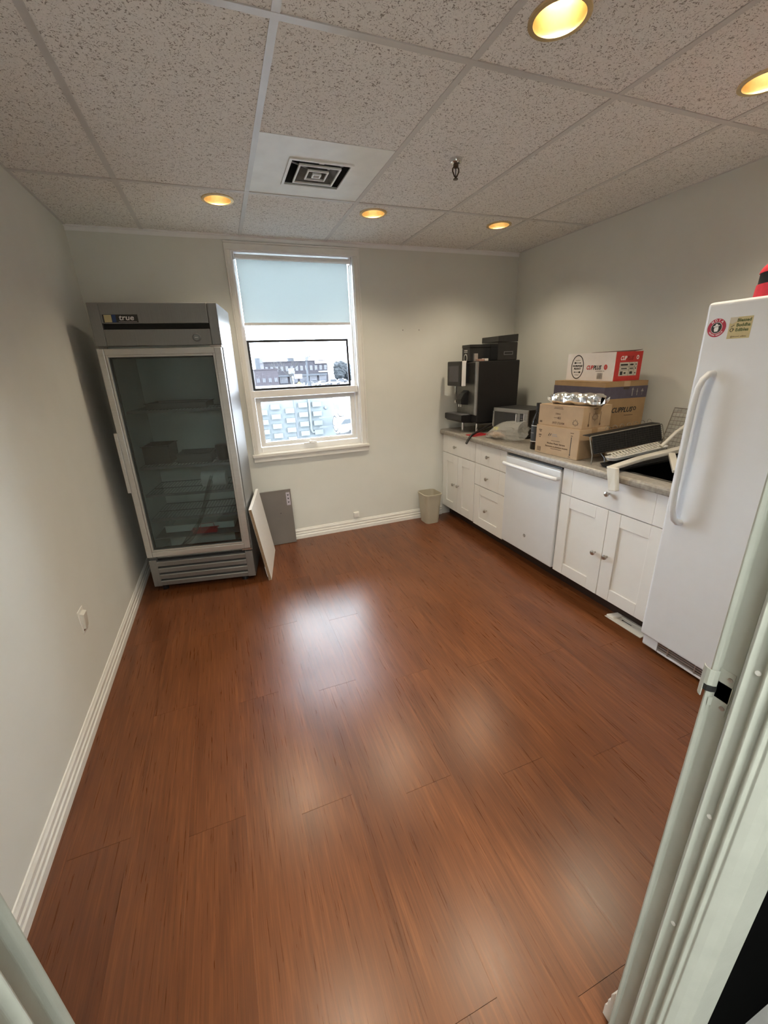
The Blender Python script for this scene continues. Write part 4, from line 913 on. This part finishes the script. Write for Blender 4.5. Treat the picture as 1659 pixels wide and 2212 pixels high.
# local x towards the wall, y towards the window; face leans back
def L(x, z, y=0): return (x, y + .30*z, z + .045*x)
b = B()
for i in range(27): x = .012 + i*.0212; b.tube([L(x, .05), L(x, .150)], .0014, 5)
for i in range(9): z = .05 + i*.0125; b.tube([L(.01, z), L(.57, z)], .0014, 5)
b.obj('wire_grid', M['blackp'], dk_)
B().hexa([L(.012,.052,.0035), L(.565,.052,.0035), L(.565,.052,.0055), L(.012,.052,.0055), L(.012,.148,.0035), L(.565,.148,.0035), L(.565,.148,.0055), L(.012,.148,.0055)]).obj('back_sheet', M['blackm'], dk_)
B().tube([L(-.02,-.001), L(-.005,.05), L(-.008,.148), L(.0,.153), L(.16,.153), L(.40,.156), L(.57,.153), L(.578,.145), L(.585,.05), L(.60,-.003)], .0032, 8).obj('chrome_frame', M['wire'], dk_, smooth=True)
B().hexa([L(.0,.150,.004), L(.565,.150,.004), L(.565,.150,.060), L(.0,.150,.060), L(.0,.153,.004), L(.565,.158,.004), L(.565,.158,.060), L(.0,.153,.060)]).obj('top_shelf', M['blackm'], dk_)
lp = B()
for i in range(7):
    x = .20 + i*.058; lp.tube([L(x + .018*math.cos(t), .160 + .017*math.sin(t), .062) for t in [k*math.pi/8 for k in range(9)]], .0014, 5)
lp.obj('plate_loops', M['wire'], dk_)
B().tube([L(.045,-.006,-.035), L(.055,.03,-.03), L(.060,.05,0)], .0035, 6).obj('support_leg', M['blackp'], dk_)

tw = thing('drainer_tray', 'long white slotted plastic drainer tray resting on the black tray', 'tray', (2.775, -1.80, .886))
tw.rotation_euler = (0, math.radians(-3.0), math.radians(2))
loft(B(), [([(x*1+.235, y+.030) for x, y in rr(.46, .060, .028)], 0), ([(x+.235, y+.030) for x, y in rr(.48, .075, .034)], .018), ([(x+.235, y+.030) for x, y in rr(.465, .062, .028)], .018), ([(x+.235, y+.030) for x, y in rr(.445, .050, .022)], .006)]).obj('tray', M['white_vinyl'], tw, smooth=True)
for i in range(16):
    x = .03 + i*.026
    B().bar((x, .008, .021), (x+.016, .055, .032), .010, .004).obj('slat', M['cream'], tw)
B().bar((.02, .058, .032), (.45, .060, .032), .008, .006).obj('back_rail', M['cream'], tw)

bt_ = tag(loft(B(), [([(x, y) for x, y in rr(.56, .13, .02)], 0), ([(x, y) for x, y in rr(.58, .15, .026)], .016), ([(x, y) for x, y in rr(.572, .142, .024)], .016), ([(x, y) for x, y in rr(.555, .125, .018)], .003)]).obj('black_tray', M['blackm'], loc=(2.995, -1.833, .868), rot=(0, math.radians(-1.0), math.radians(1.5)), smooth=True), 'black plastic drip tray on the counter under the slotted drainer', 'tray')

pf = thing('drying_stand', 'cream plastic frame lying over the sink with one leg hanging over the counter edge', 'frame', (0, 0, 0))
B().hexa([(2.618,-1.945,.886),(2.90,-1.890,.890),(2.90,-1.845,.890),(2.612,-1.905,.886),(2.618,-1.945,.902),(2.90,-1.890,.912),(2.90,-1.845,.912),(2.612,-1.905,.902)]).hexa([(2.90,-1.890,.890),(3.30,-1.860,.900),(3.30,-1.810,.900),(2.90,-1.845,.890),(2.90,-1.890,.912),(3.30,-1.860,.926),(3.30,-1.810,.926),(2.90,-1.845,.912)]).obj('long_bar', M['cream'], pf, bevel=.004)
B().hexa([(2.592,-1.995,.786),(2.622,-1.995,.786),(2.622,-1.945,.780),(2.592,-1.950,.780),(2.612,-1.960,.902),(2.634,-1.965,.902),(2.634,-1.900,.902),(2.606,-1.905,.902)]).obj('hanging_leg', M['cream'], pf, bevel=.005)
B().hexa([(2.88,-2.075,.868),(2.91,-2.095,.868),(3.16,-1.885,.892),(3.13,-1.865,.892),(2.88,-2.075,.884),(2.91,-2.095,.884),(3.16,-1.885,.912),(3.13,-1.865,.912)]).obj('cross_bar', M['cream'], pf, bevel=.003)
tb = tag(B().tube([(3.10, -1.835, .945), (3.20, -1.84, 1.022), (3.30, -1.86, 1.085), (3.385, -1.88, 1.13)], .010, 12).obj('plastic_tube', M['cream'], smooth=True), 'cream plastic tube leaning on the wall behind the freezer', 'tube')
wg = thing('mesh_rack', 'thin grey wire mesh panel leaning on the wall behind the dish rack', 'wire panel', (3.332, -1.66, .8605))
b = B()
for i in range(13): y = -i*.022; b.tube([(0, y, 0), (.070, y - .006, .27)], .0013, 5)
for i in range(12): t = i/11; b.tube([(.070*t, 0 - .006*t, .27*t), (.070*t, -.264 - .006*t, .27*t)], .0013, 5)
b.obj('wire_mesh', M['wire'], wg)
B().tube([(0, .002, 0), (.071, -.004, .272), (.071, -.272, .272), (0, -.266, 0)], .0026, 6).obj('wire_border', M['wire'], wg)
wc = tag(loft(B(), [(rr(.10, .07, .012), 0), (rr(.12, .085, .015), .045), (rr(.114, .079, .013), .045), (rr(.094, .064, .010), .004)]).obj('white_dish', M['white_vinyl'], loc=(3.20, -2.02, .878), rot=(0, .0, .3), smooth=True), 'small white plastic dish at the back of the sink', 'dish')

# ================================================================== OUTSIDE THE WINDOW
GZ = -4.5
M['asphalt'] = mat('asphalt_pale', (.075, .075, .08), .85, var=.2, scale=.6)
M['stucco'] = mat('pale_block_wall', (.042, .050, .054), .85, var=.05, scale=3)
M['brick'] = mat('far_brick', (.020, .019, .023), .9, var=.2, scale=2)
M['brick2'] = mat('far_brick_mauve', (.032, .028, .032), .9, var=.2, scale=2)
M['fwin'] = mat('far_window', (.055, .06, .07), .2)
M['conc'] = mat('far_concrete', (.034, .04, .046), .8)
M['car_w'] = mat('car_white', (.20, .21, .22), .25)
M['car_g'] = mat('car_grey', (.035, .037, .042), .25)
M['cglass'] = mat('car_glass', (.03, .035, .04), .1)
M['tyre'] = mat('tyre', (.02, .02, .02), .8)
M['bark'] = mat('bark_grey', (.03, .03, .026), .9)
M['leafd'] = mat('dark_foliage', (.016, .02, .022), .9, var=.3, scale=1)
struct(B().box(-150, 300, .6, 400, GZ-.2, GZ).obj('ground_street', M['asphalt']), 'pale asphalt street and parking lot')

nb = thing('neighbour_building', 'pale grey low building opposite with rows of projecting blocks', 'building', (0, 15, GZ))
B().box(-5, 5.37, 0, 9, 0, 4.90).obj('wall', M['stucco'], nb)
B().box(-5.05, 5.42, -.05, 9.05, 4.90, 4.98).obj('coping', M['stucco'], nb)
B().box(3.60, 3.69, -.03, 0, 0, 4.9).obj('joint_strip', M['conc'], nb)
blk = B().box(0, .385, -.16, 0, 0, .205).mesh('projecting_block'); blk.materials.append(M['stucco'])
cols = [(.35 - .575*i, .2035*((i+1) % 2)) for i in range(9)] + [(.93, 0), (1.48, .2035), (2.05, 0), (2.59, .2035), (3.19, 0), (3.765, .2035), (4.38, .2035)]
for x, off in cols:
    for k in range(9):
        z = .033 - GZ - .407*k - .205 - (.2035 - off)
        if z < .5: continue
        o = bpy.data.objects.new('projecting_block', blk); C.objects.link(o); o.parent = nb; o.location = (x, 0, z)
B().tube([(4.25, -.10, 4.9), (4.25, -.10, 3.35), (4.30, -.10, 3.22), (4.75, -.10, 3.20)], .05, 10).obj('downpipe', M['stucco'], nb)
B().lathe([(.06, 0), (.09, .05), (.06, .12)], 14, o=(4.98, -.0, 4.25), M=Matrix.Rotation(math.pi/2, 3, 'X')).obj('wall_lamp', M['conc'], nb)
bs = thing('blade_sign', 'round white blade sign fixed to the corner of the pale building', 'sign', (5.30, 14.45, -.93))
B().lathe([(.40, -.05), (.42, -.02), (.42, .02), (.40, .05)], 32, M=Matrix.Rotation(math.pi/2, 3, 'Y') @ Matrix.Rotation(.0, 3, 'X')).obj('disc', mat('sign_white', (.60, .60, .60), .5), bs, smooth=True)
B().ring([(-.055, y, z) for y, z in circ(.36, 32)], [(-.055, y, z) for y, z in circ(.30, 32)], None, (-.01, 0, 0)).obj('ring_print', M['car_g'], bs)
bs.rotation_euler = (0, 0, math.radians(5))
for z in (.30, -.10): B().box(-.75, .02, .10, .14, z-.02, z+.02).obj('bracket', M['conc'], bs)

def building(name, label, x0, x1, y, top, d, m, rows, nwin, wz):
    t = thing(name, label, 'building', (x0, y, GZ)); w = x1 - x0
    B().box(0, w, 0, d, 0, top-GZ).obj('wall', m, t)
    B().box(-.2, w+.2, -.2, d+.2, top-GZ, top-GZ+.35).obj('parapet', m, t)
    for r, (za, zb) in enumerate(wz):
        for i in range(nwin):
            cxw = w*(i+.5)/nwin; ww = w/nwin*.24
            o = B().box(cxw-ww, cxw+ww, -.15, 0, za-GZ, zb-GZ).obj('window', M['fwin'], t)
            B().box(cxw-.06, cxw+.06, -.2, -.15, za-GZ, zb-GZ).obj('mullion', m, o)
    return t
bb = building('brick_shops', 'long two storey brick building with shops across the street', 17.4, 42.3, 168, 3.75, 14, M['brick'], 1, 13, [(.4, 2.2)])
B().box(1, 24, -2.0, 0, 2.9, 3.5).obj('canopy', M['conc'], bb)
for i in range(6): B().box(1.5+i*3.9, 4.6+i*3.9, -.2, 0, .4, 2.8).obj('shopfront', M['fwin'], bb)
sg = B().box(19.8, 24.7, -.5, 0, 7.3, 8.3).obj('fascia_sign', mat('sign_pinkwhite', (.42, .36, .37), .5), bb)
B().box(20.1, 24.4, -.56, -.5, 7.95, 8.1).box(20.1, 24.4, -.56, -.5, 7.5, 7.62).obj('red_stripe', M['inkr'], sg)
B().box(21, 25, -.3, 0, 4.0, 4.5).obj('white_sign', M['car_w'], bb)
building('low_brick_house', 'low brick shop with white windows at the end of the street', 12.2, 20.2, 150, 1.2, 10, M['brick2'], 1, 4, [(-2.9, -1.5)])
tw_ = thing('tower_block', 'small pale tower block far behind the brick building', 'building', (19.8, 235, GZ))
B().box(0, 2.2, 0, 6, 0, 11.6).obj('wall', M['conc'], tw_); B().box(2.2, 4.0, 1, 6, 0, 12.2).obj('stair_wall', M['fwin'], tw_)
tw2 = thing('plant_room', 'small pale rooftop block behind the brick building', 'building', (34.8, 220, GZ))
B().box(0, 3.0, 0, 4, 0, 10.6).obj('wall', M['conc'], tw2); B().box(-.2, 3.2, -.2, 4.2, 10.6, 10.8).obj('parapet', M['conc'], tw2)

lp_ = thing('street_lamp', 'grey street lamp with a tilted flat LED head', 'street lamp', (9.15, 40, GZ))
B().lathe([(.14, 0), (.10, .3), (.085, 6.4), (.08, 6.9)], 14).obj('pole', M['conc'], lp_, smooth=True)
B().hexa([(-.16,-.2,6.6),(.16,-.2,6.6),(.16,.2,6.6),(-.16,.2,6.6),(-.12,-.22,7.05),(.30,-.22,7.05),(.30,.22,7.05),(-.12,.22,7.05)]).obj('knuckle', M['car_g'], lp_)
B().hexa([(-.18,-.25,6.85),(.42,-.25,6.95),(.62,.15,7.75),(.02,.15,7.70),(-.20,-.17,6.83),(.40,-.17,6.93),(.60,.23,7.73),(.0,.23,7.68)]).obj('lamp_head', M['car_g'], lp_)
B().hexa([(-.06,-.235,6.97),(.38,-.235,7.04),(.53,.105,7.66),(.05,.105,7.62),(-.06,-.245,6.97),(.38,-.245,7.04),(.53,.095,7.66),(.05,.095,7.62)]).obj('led_panel', M['car_w'], lp_)

tr_ = thing('bare_tree', 'bare leafless tree beside the street', 'tree', (17.6, 105, GZ))
def branch(b, p, d, L_, r, depth, rng):
    q = p + d*L_; b.tube([p, p + d*L_*.5 + Vector((rng.uniform(-.1,.1), 0, rng.uniform(-.05,.1)))*L_*.3, q], [r, r*.8, r*.6], 6)
    if depth == 0: return
    for _ in range(3):
        nd = (d + Vector((rng.uniform(-.8, .8), rng.uniform(-.6, .6), rng.uniform(-.1, .6)))).normalized()
        branch(b, q, nd, L_*rng.uniform(.55, .8), r*.6, depth-1, rng)
rng = random.Random(3)
B().tube([(0, 0, 0), (.1, 0, 2.0), (0, 0, 4.0)], [.22, .18, .15], 8).obj('trunk', M['bark'], tr_)
for dx, ln in ((-.7, 2.6), (.5, 2.6), (.1, 2.8), (-1.2, 2.6)):
    b = B(); branch(b, Vector((0, 0, 3.9)), Vector((dx, rng.uniform(-.3, .3), .9)).normalized(), ln, .09, 3, rng); b.obj('branch', M['bark'], tr_)
def crown(name, label, x, y, r, h):
    t = thing(name, label, 'tree', (x, y, GZ)); b = B(); rg_ = random.Random(int(x*10))
    secs = 10
    for i in range(14):
        c_ = Vector((rg_.uniform(-.5, .5)*r, rg_.uniform(-.4, .4)*r, h*rg_.uniform(.2, .72))); q = r*rg_.uniform(.4, .6)
        b.grid(lambda u, v: c_ + Vector((math.cos(u*6.2832)*math.sin(v*3.1416), math.sin(u*6.2832)*math.sin(v*3.1416), math.cos(v*3.1416)))*q*(1 + .35*noise.noise(Vector((u*9, v*9, i*3.3)))), 14, 9)
    b.obj('crown', M['leafd'], t); B().cyl((0, 0, 0), (0, 0, h*.6), .25, n=8).obj('trunk', M['bark'], t)
crown('evergreen_tree', 'tall dark tree touching the end of the brick building', 47.2, 168, 3.0, 9.0)
crown('evergreen_tree', 'rounded dark tree standing second past the brick building', 53.5, 176, 3.8, 8.0)
crown('evergreen_tree', 'low dark tree furthest from the brick building', 62, 182, 4.5, 7.5)

def car(name, label, x, y, rz, m, van=False):
    t = thing(name, label, 'car', (x, y, GZ), rz, None)
    hgt = 1.9 if van else 1.45
    body = [(-2.2, .35), (2.2, .35), (2.25, .75), (2.0, .95), (-2.1, 1.0), (-2.25, .7)]
    B().prism(body, 'y', -.88, .88).obj('body', m, t, bevel=.08)
    cab = [(-1.9 if van else -1.55, .95), (1.0, .95), (.45, hgt), (-1.7 if van else -1.05, hgt)]
    B().prism(cab, 'y', -.76, .76).obj('cabin', m, t, bevel=.06)
    gl = [(c[0]*.88 - .02, .95 + (c[1]-.95)*.84 + .03) for c in cab]
    for s_ in (-1, 1): B().prism(gl, 'y', s_*.765, s_*.775).obj('side_window', M['cglass'], t)
    B().bar((1.0, 0, 1.02), (.52, 0, hgt-.06), 1.3, .02, (1, 0, 1)).obj('windscreen', M['cglass'], t)
    for wx in (-1.4, 1.4):
        for wy in (-.86, .86): B().cyl((wx, wy-.09, .33), (wx, wy+.09, .33), .33, n=14).obj('wheel', M['tyre'], t)
car('parked_car', 'white car parked beside the corner of the pale building', 10.9, 34.0, math.radians(200), M['car_w'])
car('parked_car', 'white van parked in the lot beyond the pale building', 14.2, 47, math.radians(95), M['car_w'], True)
car('parked_car', 'grey car parked beside the white van in the lot', 17.4, 52, math.radians(92), M['car_g'])
car('parked_car', 'grey car in the second row of the lot', 16.6, 60, math.radians(88), M['car_g'])
car('parked_car', 'white pickup parked below the brick building by the street lamp', 33.5, 140, math.radians(10), M['car_w'])
car('parked_car', 'white van driving past the brick building', 38.2, 143, math.radians(5), M['car_w'], True)
car('parked_car', 'small white car behind the street lamp', 28.6, 136, math.radians(0), M['car_w'])
car('parked_car', 'dark car parked before the shopfronts', 34.5, 158, math.radians(2), M['car_g'])
car('parked_car', 'dark car parked at the tree end of the shops', 44.5, 156, math.radians(2), M['car_g'])
ys = thing('warning_sign', 'yellow diamond road sign on a post', 'road sign', (21.6, 118, GZ))
B().cyl((0, 0, 0), (0, 0, 1.6), .06, n=8).obj('post', M['conc'], ys)
B().prism([(0, -.62), (.62, 0), (0, .62), (-.62, 0)], 'y', -.05, 0).obj('diamond', mat('sign_yellow', (.55, .40, .04), .5), ys, loc=(0, -.05, 1.7))
B().box(-.08, .08, -.12, -.1, 1.45, 1.95).obj('arrow', M['ink'], ys)
vs = thing('shop_sign', 'low dark roadside sign board with white letters', 'sign', (25.2, 128, GZ))
B().box(-1.9, 1.9, 0, .3, .2, 1.9).obj('board', M['cglass'], vs)
text('VI A', 1.35, (0, -.02, 1.1), X, Z, M['car_w'], vs, bold=.03, ext=.02)
ps = thing('pylon_sign', 'tall white pylon sign on a post beside the bare tree', 'sign', (18.6, 110, GZ))
B().box(-.12, .12, 0, .2, 0, 5.9).obj('post', M['conc'], ps)
B().box(-.75, .75, -.1, .2, 4.6, 5.9).obj('panel', mat('sign_blue', (.22, .32, .38), .5), ps); B().box(.6, 2.6, -.1, .2, 3.3, 4.4).obj('panel', M['car_w'], ps)
for k in range(5): B().box(-.35, .35, -.15, 0, .4+k*.75, .95+k*.75).obj('letter_panel', M['car_w'], ps)
